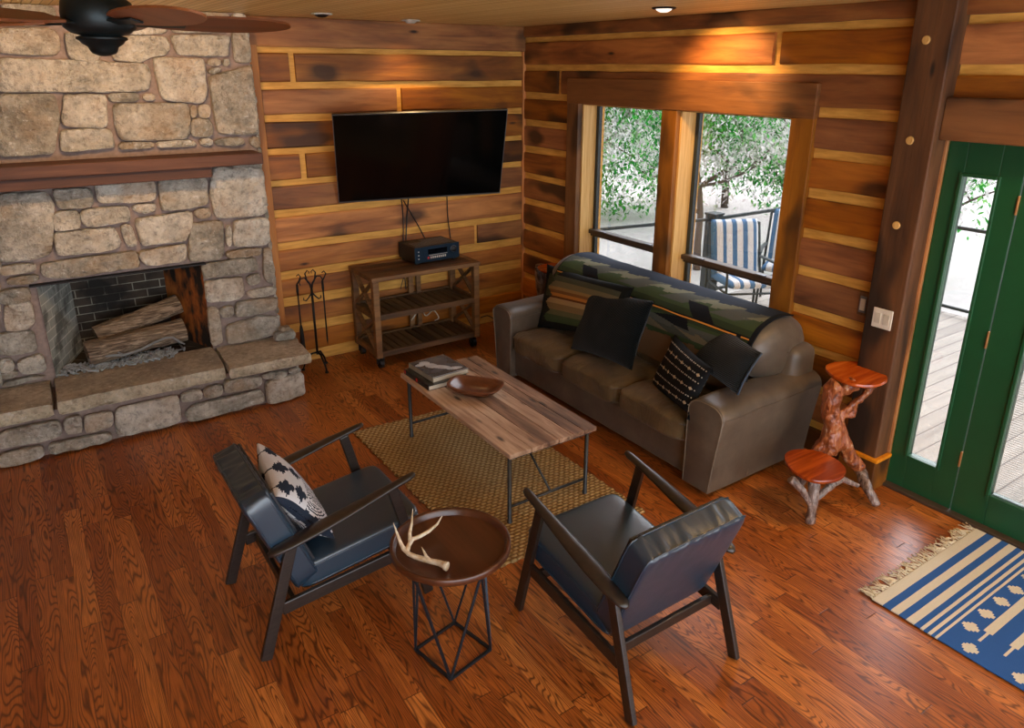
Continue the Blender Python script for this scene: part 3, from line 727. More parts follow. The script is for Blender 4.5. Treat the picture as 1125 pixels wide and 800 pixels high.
# ================================================================ SOFA
sofa = empty('sofa', 'long brown suede leather three-seat sofa under the windows', 'sofa', (0, 0, 0))
sofa.location = (-.6, -2.37, 0)
def sp(name, bm, mat, parent=sofa, smooth=True, label=None):
    o = obj(name, bm, mat, None, smooth, label); o.parent = parent
    o.matrix_parent_inverse = Matrix.Translation(-Vector(parent.location)) if parent is sofa else Matrix()
    return o
SX0, SX1, SY0, SY1 = -1.07, -.14, -3.56, -1.18
b = BM(); box(b, (SX0+.035, SY0+.03, .05), (SX1, SY1-.03, .36), .02, 3); sp('base_frame', b, MAT['suede'])
b = BM(); box(b, (-.36, SY0+.0, .30), (SX1+.03, SY1-.0, .82), .07, 4); sp('back_frame', b, MAT['suede'])
def arm(ya, yb, nm):
    bm = BM(); prof = []; w = yb-ya; h = .625; r = .075
    P = [(ya, .04), (ya-.0, .25), (ya-.004, h-r-.06), (ya-.004, h-r)]
    for k in range(9): a = PI-k/8*PI/2; P.append((ya+r+math.cos(a)*r, h-r+math.sin(a)*r))
    for k in range(9): a = PI/2-k/8*PI/2; P.append((yb-r+math.cos(a)*r, h-r+math.sin(a)*r))
    P += [(yb, .25), (yb, .04)]
    FL = (lambda y, z: y + (-1 if ya < -3 else 1)*.065*max(0, min(1, (z-.06)/.50))*(max(0, min(1, (yb-y)/(yb-ya))) if ya < -3 else max(0, min(1, (y-ya)/(yb-ya))))); P = [(FL(y, z), z) for y, z in P]; nx = 22; rings = []
    xs = [SX0-.012, SX0-.008, SX0]+[SX0+(SX1-SX0)*i/nx for i in range(1, nx)]+[SX1]
    for i, x in enumerate(xs):
        s_ = .93 if i == 0 else .985 if i == 1 else 1
        cy = (ya+yb)/2; t = (x-SX0)/(SX1-SX0); ring = []
        for y, z in P:
            zz = z*(1-(1-s_)*.5); zz += (.02*t if z > .4 else 0)+(.008*noise.noise((x*5, y*6, z*5)) if z > .1 else 0)
            yy = cy+(y-cy)*s_ + .006*noise.noise((x*4, y*4, z*4+9)); ring.append(bm.verts.new((x, yy, zz)))
        rings.append(ring)
    for a, c in zip(rings, rings[1:]):
        for i in range(len(P)-1): bm.faces.new((a[i], a[i+1], c[i+1], c[i]))
    bm.faces.new(rings[0][::-1]); bm.faces.new(rings[-1]); bmesh.ops.recalc_face_normals(bm, faces=bm.faces)
    o = sp(nm, bm, MAT['suede']); auto_smooth(o, 50)
    s2 = BM(); pts = [Vector((SX0-.012, (ya+yb)/2+(y-(ya+yb)/2)*.955, z*.985+.002)) for y, z in P]; tube(s2, pts, .0035, 6)
    s = sp('arm_seam', s2, MAT['seam'], sofa); return o
a1 = arm(SY0, SY0+.21, 'arm'); a2 = arm(SY1-.21, SY1, 'arm')
b = BM(); yf_ = SY0-.004
tube(b, [(-.72, yf_-.001, .05), (-.72, yf_-.004, .3), (-.72, yf_-.003, .56)], .003, 6); sp('arm_seam', b, MAT['seam'])
cy0 = SY0+.21; cw = (SY1-.21-cy0)/3
for k in range(3):
    b = BM(); c = (-.80, cy0+cw*(k+.5), .355)
    vs_ = puff(b, c, (.60, cw-.008, .17), 16, 7, .42)
    for v in b.verts:
        if v.co.z > .36: v.co.z += .015*noise.noise(v.co*7)+.009*noise.noise(v.co*15)
        if v.co.x < -.95 : v.co.x += .012*noise.noise(v.co*9)
    o = sp('seat_cushion', b, MAT['suede2'])
    b = BM(); ya, yb = cy0+cw*k+.012, cy0+cw*(k+1)-.012
    for z in (.405, .302): tube(b, [(-.70, ya, z), (-1.03, ya, z), (-1.082, ya+.025, z), (-1.092, (ya+yb)/2, z), (-1.082, yb-.025, z), (-1.03, yb, z), (-.70, yb, z)], .0045, 6)
    sp('cushion_piping', b, MAT['suede'])
# back roll
BC = (-.365, .795); BA, BBr = .30, .21     # centre x, z, half axes
def backp(t):      # profile around the roll, t radians measured from front (-x) upward
    return BC[0]-math.cos(t)*BA*(.92+.08*abs(math.sin(t))), BC[1]+math.sin(t)*BBr*1.0
b = BM(); ya, yb = SY0+.06, SY1-.06; nseg = 40; rings = []
ends = [(0, .0), (.012, .45), (.035, .75), (.075, .93), (.12, 1)]
ys = [(ya+e, s_) for e, s_ in ends]+[(ya+.12+(yb-ya-.24)*i/60, 1) for i in range(1, 60)]+[(yb-e, s_) for e, s_ in ends[::-1]]
for y, s_ in ys:
    ring = []
    for k in range(nseg):
        t = 2*PI*k/nseg; x, z = backp(t); s2 = max(s_, .02)
        q = Vector((BC[0]+(x-BC[0])*s2, y, BC[1]+(z-BC[1])*s2)); q += Vector((0, 1, 0))*(.0 if s_ == 1 else .01*noise.noise(q*9)); q.z += .008*noise.noise(q*5)
        ring.append(b.verts.new(q))
    rings.append(ring)
for a, c in zip(rings, rings[1:]):
    for i in range(nseg): b.faces.new((a[i], a[(i+1) % nseg], c[(i+1) % nseg], c[i]))
bmesh.ops.remove_doubles(b, verts=b.verts, dist=.0004); bmesh.ops.recalc_face_normals(b, faces=b.faces)
sp('back_cushion', b, MAT['suede'])
b = BM(); box(b, (-.62, SY0+.22, .40), (-.40, SY1-.22, .72), .06, 4); sp('lower_back_cushion', b, MAT['suede2'])
for x, y in ((SX0+.1, SY0+.1), (SX0+.1, SY1-.1), (SX1-.1, SY0+.1), (SX1-.1, SY1-.1)):
    b = BM(); lathe(b, [(.02, 0), (.026, .05)], (x, y, 0), 14); sp('foot', b, MAT['espresso'])
# throw blanket
T_gr2 = srgb(70,72,62); T_lt2 = srgb(104,104,72); T_green2 = srgb(50,62,40); T_navy = srgb(38,46,60); T_green = srgb(62,76,46); T_tan = srgb(112,100,76); T_dark = srgb(20,22,26); T_or = srgb(214,146,60); T_br = srgb(116,86,58); T_gr = srgb(82,84,76); T_lt = srgb(116,116,94)
def throw_pat(u, v):      # u along the sofa from far (0) to near (1), v from the back edge (0) to the front hem (1)
    if u < .006 or u > .982: return T_dark
    v -= .045
    if abs(v-.50) < .009: return T_or if not (.045 < u < .06 or .93 < u < .95) else T_dark
    if abs(v-.50) < .019: return T_dark
    # large dark arrowheads leaning across the upper bands, smaller ones under the stripe
    for cu in (.13, .70):
        w = (v-.30)/.19
        if 0 < w < 1 and cu-.02+.07*w < u < cu+.07+.07*w: return T_dark
        w = (v-.52)/.11
        if 0 < w < 1:
            k = 1-abs(2*w-1)
            if cu-.02-.10*k < u < cu+.03+.02*w: return T_dark
    zz = int((u*9) % 1 * 4)/4*.045
    if v+zz < .21: return T_navy
    if v+zz < .30:
        return T_lt if (u*4.5+v*3) % 1 < .55 else T_gr
    if v < .36: return T_gr if (u*4.5+v*3+.4) % 1 < .5 else T_green
    if v < .47: return T_green if v < .41 else T_green2
    if v < .58: return T_green2 if v < .545 else T_green
    if v-zz < .64: return T_gr
    if v < .74: return T_gr2 if (u*4.5-v*4) % 1 < .5 else T_tan
    if v+zz < .82: return T_green
    return T_br
b = BM(); tt = []
def thr(u, v):
    y = -1.40-(3.43-1.40)*u
    # profile: from behind the roll, over its top, down its front, to the seat
    a = 2.75+(-2.75-.62)*v*1.0
    if v < .86: a = 1.95-(1.95+.35)*(v/.86); x, z = backp(a); x += (x-BC[0])*.05; z += (z-BC[1])*.07
    else:
        w = (v-.86)/.14; a = -.35; x, z = backp(a); x += (x-BC[0])*.05; z += (z-BC[1])*.07; x -= .01*w; z -= .20*w
    z += .006*noise.noise((u*9, v*7, 0)); x += .006*noise.noise((u*9, v*7, 5))
    return Vector((x, y+.006*noise.noise((u*2, v*5, 9)), z))
V, F = grid(b, thr, 220, 130); paint(b, F, throw_pat)
o = obj('throw_blanket', b, MAT['pat'], None, True); tag(o, 'green, tan and dark patterned throw blanket with an orange stripe draped over the sofa back', 'blanket')
md = o.modifiers.new('thick', 'SOLIDIFY'); md.thickness = .007; md.offset = 1

# ================================================================ PILLOWS
def pillow(name, corners, thick, pat, mat, label, res=44, sag=.07, parts=None, border=None):
    TL, TR, BR, BL = [Vector(c) for c in corners]
    n = ((TR-TL)+(BR-BL)).cross((BL-TL)+(BR-TR)).normalized()
    if n.x > 0 and abs(n.x) > .2: n = -n
    bm = BM(); c = (TL+TR+BR+BL)/4
    L2 = None
    for side in (1, -1):
        def fn(u, v):
            p = TL.lerp(TR, u).lerp(BL.lerp(BR, u), v); a, d = 2*u-1, 2*v-1
            p = p + (c-p)*sag*((1-a*a)*d*d*abs(d)+(1-d*d)*a*a*abs(a))
            t = (max(0, 1-a**4)*max(0, 1-d**4))**.55*(.78+.22*(1-a*a)*(1-d*d))
            return p + n*(side*thick/2*t+.006*noise.noise(p*8+Vector((side, 0, 0))))
        V, F = grid(bm, fn, res, res)
        L = bm.loops.layers.float_color.get('pat') or bm.loops.layers.float_color.new('pat')
        U = bm.loops.layers.float_color.get('uvp') or bm.loops.layers.float_color.new('uvp')
        idx = {}
        for i in range(res+1):
            for j in range(res+1): idx[V[i][j]] = (i/res, j/res)
        for f, u, v in F:
            cc = pat(u, v) if pat else (0,0,0)
            for l in f.loops: l[L] = (*cc, 1); uu = idx[l.vert]; l[U] = (uu[0], uu[1], 0, 1)
    bmesh.ops.remove_doubles(bm, verts=bm.verts, dist=.0012)
    bmesh.ops.recalc_face_normals(bm, faces=bm.faces)
    o = obj(name, bm, mat, None, True); tag(o, label, 'pillow')
    return o, fn, n
SN = (-.93, 0, .37)
def pc(pix, P, Nn): return [onp(x, y, P, Nn) for x, y in pix]
K_b = srgb(18,22,22)
def kilim(u, v):
    if u < .09 or u > .93 or v < .13 or v > .90: return K_b
    edge = .11+.09*abs(((v*4.2) % 1)-.5)*2
    if u < edge: return srgb(58,64,48) if v < .5 else srgb(26,28,26)
    if .43 < v < .49: return srgb(176,118,54)
    if .49 < v < .52: return srgb(96,56,28)
    if v < .24: return srgb(74,78,64)
    if v < .34: return srgb(112,104,78)
    if v < .43: return srgb(146,120,76) if v < .39 else srgb(120,84,48)
    if v < .60: return srgb(160,136,98)
    if v < .70: return srgb(124,104,72)
    if v < .78: return srgb(92,94,66)
    return srgb(60,76,50)
pillow('patterned_pillow', pc(((601,290),(697,316),(681,377),(590,359)), (-.80,-1.6,.55), (-.86,.18,.45)), .13, kilim, MAT['pat'], 'wide dark-bordered pillow with green, tan and orange bands at the far end of the sofa', 60)
pillow('knit_pillow', pc(((646,313),(719,331),(694,407),(627,383)), (-.93,-2.25,.52), (-.90,.10,.42)), .15, None, MAT['knit'], 'large square black knitted pillow in front of the banded pillow')
pillow('corduroy_pillow', pc(((791,354),(837,388),(810,434),(758,398)), (-.72,-3.15,.6), (-.78,.42,.45)), .14, None, MAT['cord'], 'dark ribbed square pillow with slate blue edging behind the dotted pillow')
b = BM(); q = pc(((791,354),(837,388),(810,434)), (-.72,-3.15,.6), (-.78,.42,.45))
tube(b, [q[1]+(q[0]-q[1])*.0, q[1].lerp(q[2], .33)+Vector((0,.012,0)), q[1].lerp(q[2], .66)+Vector((0,.012,0)), q[2]], [(.010,.006)]*4, 8)
cp = obj('edge_piping', b, MAT['piping'], bpy.data.objects['corduroy_pillow'], True)
def dots(u, v):
    bk = srgb(20,22,26)
    for i, vv in enumerate((.10, .24, .38, .54, .70, .84)):
        if abs(v-vv) < .012 and (u*26) % 1 < .55: return srgb(190,184,170)
        if i % 2 == 1:
            m = (u*6) % 1
            if abs(m-.5)*1.0/6+abs(v-vv)*1.0 < .034: return srgb(206,180,140)
    return bk
o, _, _ = pillow('dotted_pillow', pc(((742,368),(783,405),(757,456),(715,425)), (-.93,-3.1,.55), (-.82,.40,.42)), .13, dots, MAT['pat'], 'small black pillow with rows of cream dots and diamonds, with corner tassels', 90)
q = pc(((742,368),(783,405),(757,456),(715,425)), (-.93,-3.1,.55), (-.82,.40,.42))
for p in q:
    b = BM()
    for k in range(10):
        a = 2*PI*k/10; tube(b, [p, p+Vector((math.cos(a)*.008-.006, math.sin(a)*.012, -.03))], [.003, .002], 5)
    obj('tassel', b, MAT['knit'], o, True)

# ================================================================ ARMCHAIRS
def make_chair(label):
    t = empty('armchair', label, 'armchair', (0,0,0), 0, None)
    W_ = .31
    for s in (-1, 1):
        b = BM(); beam(b, (s*W_, .815, 0), (s*(W_-.012), .655, .655), .026, .050, (0,1,0), .005); obj('leg', b, MAT['espresso'], t)
        b = BM(); beam(b, (s*W_, .005, 0), (s*(W_-.012), .175, .535), .026, .052, (0,1,0), .005); obj('leg', b, MAT['espresso'], t)
        # side rail
        b = BM(); beam(b, (s*(W_-.003), .71, .292), (s*(W_-.006), .10, .228), .024, .062, (0,0,1), .005); obj('side_rail', b, MAT['espresso'], t)
        # arm rest
        pts = []; rr = []
        A = [(.07,.522,.012,.010),(.09,.528,.028,.015),(.16,.545,.040,.017),(.28,.575,.044,.016),(.42,.607,.039,.015),(.56,.640,.031,.014),(.66,.662,.024,.014),(.74,.680,.022,.014),(.765,.687,.016,.012),(.772,.688,.006,.006)]
        for y, z, w, h in A: pts.append((s*(W_-.004+.008*math.sin(y*4)), y, z)); rr.append((w, h))
        b = BM(); tube(b, pts, rr, 18, upv=(0,0,1)); obj('armrest', b, MAT['espresso'], t, True)
    b = BM(); beam(b, (-.30, .66, .29), (.30, .66, .29), .022, .05, (0,0,1), .004); obj('front_rail', b, MAT['espresso'], t)
    b = BM(); beam(b, (-.30, .16, .225), (.30, .16, .225), .022, .05, (0,0,1), .004); obj('rear_rail', b, MAT['espresso'], t)
    # seat cushion
    R_ = Matrix.Rotation(math.radians(7.5), 4, 'X')
    b = BM(); vs_ = puff(b, (0,0,0), (.56, .63, .135), 18, 13, .10)
    xform(vs_, Matrix.Translation((0, .505, .355)) @ R_)
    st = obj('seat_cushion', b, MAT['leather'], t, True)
    b = BM(); 
    for z in (-.045, .045):
        pts = []
        for k in range(48):
            a = 2*PI*k/48; c_, s_ = math.cos(a), math.sin(a); l = (abs(c_)**13+abs(s_)**13)**(1/13)
            pts.append(Matrix.Translation((0,.505,.355)) @ R_ @ Vector((c_/l*.280, s_/l*.315, z)))
        tube(b, pts, .004, 6, closed=True)
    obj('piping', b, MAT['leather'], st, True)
    # back cushion: leans back
    lean = math.radians(-21)
    Mb = Matrix.Translation((0, .148, .535)) @ Matrix.Rotation(-lean, 4, 'X') @ Matrix.Rotation(PI/2, 4, 'X')
    b = BM(); vs_ = puff(b, (0,0,0), (.57, .535, .13), 40, 13, .06)
    for v in vs_:     # gathered wrinkles on the top edge
        if v.co.y > .18: v.co.y += (.0022*math.sin(v.co.x*150+3*math.sin(v.co.x*23)+v.co.z*40)+.007*noise.noise((v.co.x*38, v.co.z*9, 1)))*min(1, (v.co.y-.18)/.05); v.co.z += .005*noise.noise((v.co.x*30, v.co.z*9, 5))*min(1, (v.co.y-.18)/.05)
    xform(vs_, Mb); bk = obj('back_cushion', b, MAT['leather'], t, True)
    b = BM()
    for z in (-.05, .05):
        pts = []
        for k in range(48):
            a = 2*PI*k/48; c_, s_ = math.cos(a), math.sin(a); l = (abs(c_)**13+abs(s_)**13)**(1/13)
            pts.append(Mb @ Vector((c_/l*.286, s_/l*.268, z)))
        tube(b, pts, .0042, 6, closed=True)
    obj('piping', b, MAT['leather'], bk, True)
    b = BM(); vs_ = box(b, (-.262, -.25, -.074), (.262, .245, -.060), .004); xform(vs_, Mb); obj('back_panel', b, MAT['leather_back'], t)
    return t
ch = make_chair('black leather armchair seen from behind, closest to the sofa, seat empty')
ch.location = (-2.262, -4.515, 0); ch['group'] = 'black leather armchairs'
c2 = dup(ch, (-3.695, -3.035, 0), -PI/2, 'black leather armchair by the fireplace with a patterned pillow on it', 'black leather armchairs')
# ikat pillow
def ikat(u, v):
    W1, K1 = srgb(206,204,206), srgb(34,42,56)
    if u < .02 or u > .98: return K1
    x = (u*3) % 1; j = .05*(((v*40) % 1)-.5)
    d = abs(x-.5)+j; s_ = abs(((v*5) % 1)-.5)*2
    if v < .42: return K1 if d < .30*(1-s_)+.08*(int(v*30) % 2) else W1
    if d < .05: return W1
    k = (math.hypot((x-.5)*1.0, (v-.55)*1.7)*11) % 1
    return W1 if k < .55 else K1
P0, N0 = (-3.40, -3.03, .52), (-.80, .10, -.42)
cr = [Vector((-3.555, -3.295, .755)), Vector((-3.50, -2.83, .80)), Vector((-3.335, -2.83, .45)), Vector((-3.305, -3.26, .425))]
if True:
    o, fn, n_ = pillow('ikat_pillow', cr, .15, ikat, MAT['pat'], 'blue and white patterned pillow leaning in the armchair by the fireplace', 80)

# ================================================================ COFFEE TABLE
ct = empty('coffee_table', 'low plank-topped coffee table on pipe legs in front of the sofa', 'coffee table', (-1.92, -2.42, 0))
def cpart(name, bm, mat, smooth=False):
    o = obj(name, bm, mat, ct, smooth); o.matrix_parent_inverse = Matrix.Translation(-Vector(ct.location)); return o
TX0, TX1, TY0, TY1, TZ = -2.235, -1.605, -3.12, -1.712, .462
b = BM(); xs = [TX0, TX0+.15, TX0+.235, TX0+.345, TX0+.45, TX0+.535, TX1]
for k in range(6): box(b, (xs[k]+.0015, TY0+random.uniform(0, .008), TZ-.03), (xs[k+1]-.0015, TY1-random.uniform(0,.01), TZ-random.uniform(0,.002)), .003)
set_tone(b); cpart('table_top', b, MAT['plank'])
b = BM()
for y in (TY0+.03, TY1-.11): beam(b, (TX0+.03, y, TZ-.038), (TX1-.03, y, TZ-.038), .016, .014)
for x in (TX0+.03, TX1-.03): beam(b, (x, TY0+.03, TZ-.038), (x, TY1-.06, TZ-.038), .016, .014)
cpart('under_frame', b, MAT['pipe'])
for x in (TX0+.012, TX1-.06):
    for y in (TY0+.025, TY1-.12):
        b = BM(); lathe(b, [(.024, 0), (.024, .008), (.015, .012), (.015, .03), (.0125, .035), (.0125, TZ-.03)], (x, y, 0), 16); cpart('leg', b, MAT['pipe'], True)
for y in (TY0+.025, TY1-.12):
    b = BM(); tube(b, [(TX0+.012, y, .115), (TX1-.06, y, .115)], .009, 12); cpart('crossbar', b, MAT['pipe'], True)
    s = 1 if y < -2.5 else -1
    b = BM(); tube(b, [(-1.93, y, .115), (-1.93, y+s*.40, TZ-.05)], .007, 10); cpart('brace', b, MAT['pipe'], True)
# books
def book(name, c, s, rz, cov, label, cover_fn=None):
    t = empty(name, label, 'book', c, rz, 'books on the coffee table')
    w, d, h = s
    b = BM(); box(b, (-w/2+.003, -d/2+.004, .003), (w/2-.004, d/2-.004, h-.003)); obj('pages', b, MAT['pages'], t)
    b = BM(); box(b, (-w/2, -d/2, 0), (w/2, d/2, .003)); box(b, (-w/2, -d/2, .0), (-w/2+.003, d/2, h)); 
    obj('cover', b, cov, t)
    b = BM(); V, F = grid(b, lambda u, v: Vector((-w/2+w*u, d/2-d*v, h)), 60, 60); paint(b, F, cover_fn or (lambda u, v: (.02,.02,.02)))
    V, F = grid(b, lambda u, v: Vector((-w/2+w*u, d/2-d*v, h-.003)), 1, 1); paint(b, F, lambda u, v: (.02,.02,.02))
    obj('front_cover', b, MAT['print'], t); return t
n = N('page_block'); s = n.sep(n.o); MAT['pages'] = n.out(n.ramp(n.math('FRACT', n.math('MULTIPLY', s[2], 500)), [(0, srgb(190,180,160)), (1, srgb(216,208,190))]), .8)
n = N('printed_cover'); MAT['print'] = n.out(n.attr('pat'), .25, coat=.3)
def bw(u, v):
    g_ = .055
    f1 = noise.noise((u*3.1, v*3.4, 2.2)); 
    # reclining pale shape
    def bl(cu, cv, w, h, a):
        x, y = u-cu, v-cv; x, y = x*math.cos(a)+y*math.sin(a), -x*math.sin(a)+y*math.cos(a); return (x/w)**2+(y/h)**2 < 1
    if bl(.30,.22,.13,.11,.3) or bl(.36,.42,.15,.13,.8) or bl(.52,.60,.24,.10,.75) or bl(.74,.80,.20,.08,.25) or bl(.14,.26,.12,.07,.1):
        k = .42+.12*noise.noise((u*6, v*6, 1)); return (k, k, k*1.02)
    if v > .96: return (.4,.42,.45)
    k = .06+.05*f1; return (k, k, k*1.1)
book('book', (-2.055, -1.915, TZ), (.31, .36, .034), .02, simple('dark_book_cover', srgb(28,24,24), .5), 'dark-covered book with a red mark on its spine, lying under the other book')
for y0_, y1_ in ((-.02, .0), (.15, .168)):
    b = BM(); box(b, (-.157, y0_, .007), (-.1535, y1_, .03)); obj('spine_mark', b, MAT['red'], bpy.data.objects['book'])
book('book', (-2.02, -1.89, TZ+.034), (.285, .335, .034), .05, simple('cream_spine', srgb(150,140,120), .6), 'large picture book with a black and white cover lying on top of the dark book', bw)
# bowl
b = BM(); bc = Vector((-1.965, -2.30, TZ))
def oct_r(a): 
    c_, s_ = abs(math.cos(a)), abs(math.sin(a)); k = 1/((c_**3.2+s_**3.2)**(1/3.2)); return k*(1 - .0)
prof = [(.0, .004), (.42, .002), (.55, .006), (.80, .030), (1.0, .062), (1.0, .070), (.90, .069), (.86, .062), (.66, .030), (.45, .016), (.0, .013)]
rings = []; seg = 48; ra = math.radians(-52)
for r_f, z in prof:
    ring = []
    for k in range(seg):
        a = 2*PI*k/seg; R0 = oct_r(a)*max(r_f, .003); x, y = math.cos(a)*R0*.185, math.sin(a)*R0*.125
        ring.append(b.verts.new(Vector((x*math.cos(ra)-y*math.sin(ra), x*math.sin(ra)+y*math.cos(ra), z+(.004*math.cos(2*a)*r_f)))+Vector((0,0,0))))
    rings.append(ring)
for a, c in zip(rings, rings[1:]):
    for k in range(seg): b.faces.new((a[k], a[(k+1) % seg], c[(k+1) % seg], c[k]))
bmesh.ops.remove_doubles(b, verts=b.verts, dist=.0008); bmesh.ops.recalc_face_normals(b, faces=b.faces)
o = obj('dough_bowl', b, MAT['bowl'], None, True); o.location = bc; auto_smooth(o, 45); tag(o, 'shallow carved wooden bowl on the coffee table beside the books', 'bowl')

# ================================================================ RUGS
b = BM(); rx0, rx1, ry0, ry1 = -2.54, -1.49, -3.42, -1.56
def jr(u, v):
    x = rx0+(rx1-rx0)*u; y = ry0+(ry1-ry0)*v
    if u in (0, 1): x += .006*math.sin(y*70)+.01*noise.noise((y*3, u, 0))
    if v in (0, 1): y += .006*math.sin(x*90)+.01*noise.noise((x*3, v, 0))
    y -= .06*(u-.5); return Vector((x, y, .012+.0025*noise.noise((x*30, y*30, 0))))
V, F = grid(b, jr, 60, 100)
o = obj('jute_rug', b, MAT['jute'], None, True); tag(o, 'tan braided jute rug under the coffee table', 'rug'); md = o.modifiers.new('t', 'SOLIDIFY'); md.thickness = .011; md.offset = -1
BL_, WH_ = srgb(52,96,166), srgb(216,210,194)
bx_0, bx_1, by_0, by_1 = -1.09, -.04, -6.35, -4.645
def blue(u, v):
    x = bx_0+(bx_1-bx_0)*u; y = by_1-(by_1-by_0)*v; d_ = -4.645-y
    if d_ > .85: d_ = (by_1-by_0)-d_ if d_ > (by_1-by_0)-.85 else .85
    for a, c in ((0,.058),(.098,.138),(.176,.215),(.242,.260),(.280,.295),(.312,.326)):
        if a <= d_ < c: return WH_
    def step_diamond(px_, py_, s):
        a, c = abs(x-px_), abs(-4.645-d_-py_); 
        return (a < s*.35 and c < s) or (a < s and c < s*.35) or (a < s*.68 and c < s*.68)
    for px_ in (-.885, -.73, -.577, -.425, -.27, -.115):
        if step_diamond(px_, -5.018, .036): return WH_
    for py_ in (-5.085, -5.298):
        if step_diamond(-1.028, py_, .036): return WH_
    for py_ in (-5.085, -5.195, -5.31, -5.42):
        e = abs(-4.645-d_-py_)
        if x > -.86 and e < .020: return WH_
        if x > -.95 and e < .007: return WH_
    return BL_
b = BM(); V, F = grid(b, lambda u, v: Vector((bx_0+(bx_1-bx_0)*u+.004*noise.noise((v*9, u, 0)), by_1-(by_1-by_0)*v, .007+.0015*noise.noise((u*9, v*14, 0)))), 260, 420)
paint(b, F, blue); br = obj('blue_rug', b, MAT['cotton'], None, True); tag(br, 'blue and cream striped cotton rug with fringe in front of the green door', 'rug')
md = br.modifiers.new('t', 'SOLIDIFY'); md.thickness = .006; md.offset = -1
b = BM()
for k in range(58):
    x = bx_0+.01+(bx_1-bx_0-.02)*k/57
    for j in range(2):
        a = random.gauss(0, .35); L = random.uniform(.06, .085)
        p = [Vector((x+.004*j, by_1, .009))]
        for q in range(4): a += random.gauss(-.05, .35); p.append(p[-1]+Vector((math.sin(a)*L/4, math.cos(a)*L/4, 0))); p[-1].z = .008+random.random()*.008
        tube(b, p, [.0035, .0035, .003, .003, .004], 5)
obj('fringe', b, MAT['fringe'], br, True)

# ================================================================ TRAY TABLE
tt_ = empty('tray_table', 'round wooden tray side table on a black geometric wire base between the armchairs', 'side table', (-2.97, -3.765, 0))
b = BM(); TR_, TH = .258, .585
lathe(b, [(0.002, TH-.05), (TR_*.80, TH-.05), (TR_*.93, TH-.044), (TR_, TH-.028), (TR_, TH-.003), (TR_-.003, TH), (TR_-.014, TH), (TR_-.018, TH-.004), (TR_-.026, TH-.028), (TR_-.045, TH-.034), (.002, TH-.034)], seg=72)
auto_smooth(obj('tray', b, MAT['tray'], tt_), 50)
A0 = Vector((-3.067,-3.923,0))-Vector((-2.97,-3.765,0)); 
c_ = [Vector((-.097,-.145,.008)), Vector((.137,-.095,.008)), Vector((.085,.145,.008)), Vector((-.145,.095,.008))]
mids = [Vector(( (c_[i].x+c_[(i+1)%4].x)*.72, (c_[i].y+c_[(i+1)%4].y)*.72, TH-.054)) for i in range(4)]
mids = [Vector((m.x*1.15, m.y*1.15, m.z)) for m in mids]
b = BM()
for i in range(4): beam(b, c_[i], c_[(i+1) % 4], .012, .012)
obj('base_square', b, MAT['metal'], tt_)
b = BM()
for i in range(4): beam(b, mids[i]+Vector((0,0,0)), mids[(i+1) % 4], .010, .008)
obj('top_square', b, MAT['metal'], tt_)
for i in range(4):
    b = BM(); beam(b, c_[i], mids[i], .010, .010); beam(b, c_[i], mids[i-1], .010, .010); obj('strut', b, MAT['metal'], tt_)
# antler (remeshed union of tapered tines)
def remesh(o, vx=.003, it=4):
    m = o.modifiers.new('union', 'REMESH'); m.mode = 'VOXEL'; m.voxel_size = vx; m.use_smooth_shade = True
    s = o.modifiers.new('soft', 'SMOOTH'); s.iterations = it; s.factor = .5
zt = TH-.034
def ap(x, y, z): return onp(x, y, (0,0,zt+z), (0,0,1))
b = BM()
def Zb(x, y): return 420+x/8, 545+y/8
def tine(pts, r): tube(b, [ap(*Zb(x, y), z) for x, y, z in pts], r, 12)
tine([(560,615,.024),(500,590,.022),(430,575,.020),(360,555,.020),(290,535,.022),(235,510,.024),(190,470,.030)], [.016,.013,.012,.012,.011,.0105,.009])
tine([(190,470,.030),(160,410,.045),(130,330,.07),(95,228,.10)], [.010,.008,.006,.002])
tine([(215,495,.026),(235,430,.034),(265,380,.04),(330,355,.045),(410,310,.05),(480,250,.06),(528,172,.075)], [.011,.010,.010,.009,.008,.006,.002])
tine([(245,400,.036),(240,330,.055),(258,240,.08),(268,112,.115)], [.010,.008,.006,.002])
tine([(415,570,.022),(385,530,.035),(345,445,.055)], [.010,.007,.002])
b2 = [ap(*Zb(x, y), .024) for x, y in ((545,612),(575,620))]
tube(b, [b2[0], b2[1]], [.018, .0195], 14)
o = obj('antler', b, MAT['antler'], None, True); remesh(o, .0025, 3); tag(o, 'pale deer antler with pointed tines lying on the round tray', 'antler')

MAT['fanm'] = simple('bronze_fan_metal', srgb(30,38,40), .4, .6)
MAT['blade'] = wood('fan_blade_wood', [srgb(84,44,20), srgb(112,60,28), srgb(136,80,42)], 0, .4, False, .4)
TREES = [
 ('leafy_tree', 8.9, 9.4, -1.3, 5.0, (2.4,2.4,2.3), 32000, 'bushy green tree filling the left window', MAT['leaf'], 3, .085, 1.9),
 ('leafy_tree', 6.7, 3.6, -1.3, 4.6, (1.5,1.5,1.5), 16000, 'green tree with dark forked branches behind the deck chairs', MAT['leaf'], 5, .052, 2.9),
 ('leafy_tree', 9.6, 3.6, -1.3, 4.6, (1.7,1.7,1.7), 14000, 'green tree at the right edge of the right window', MAT['leaf'], 6, .06, 2.4),
 ('blossom_tree', 9.0, 13.5, -1.3, 6.5, (3.2,3.2,3.0), 10000, 'tall pale blossoming tree behind the bushy tree of the left window', MAT['leaf_pale'], 8, .13, 2.6),
 ('blossom_tree', 12.6, 8.0, -1.3, 6.5, (3.2,3.2,3.0), 11000, 'pale blossoming tree behind the green trees of the right window', MAT['leaf_pale'], 11, .12, 2.6),
 ('young_tree', 10.6, 1.15, -1.3, 4.2, (1.9,1.9,1.9), 2600, 'thin sparse tree seen through the glass strip left of the green door', MAT['leaf'], 14, .08, 2.1),
]

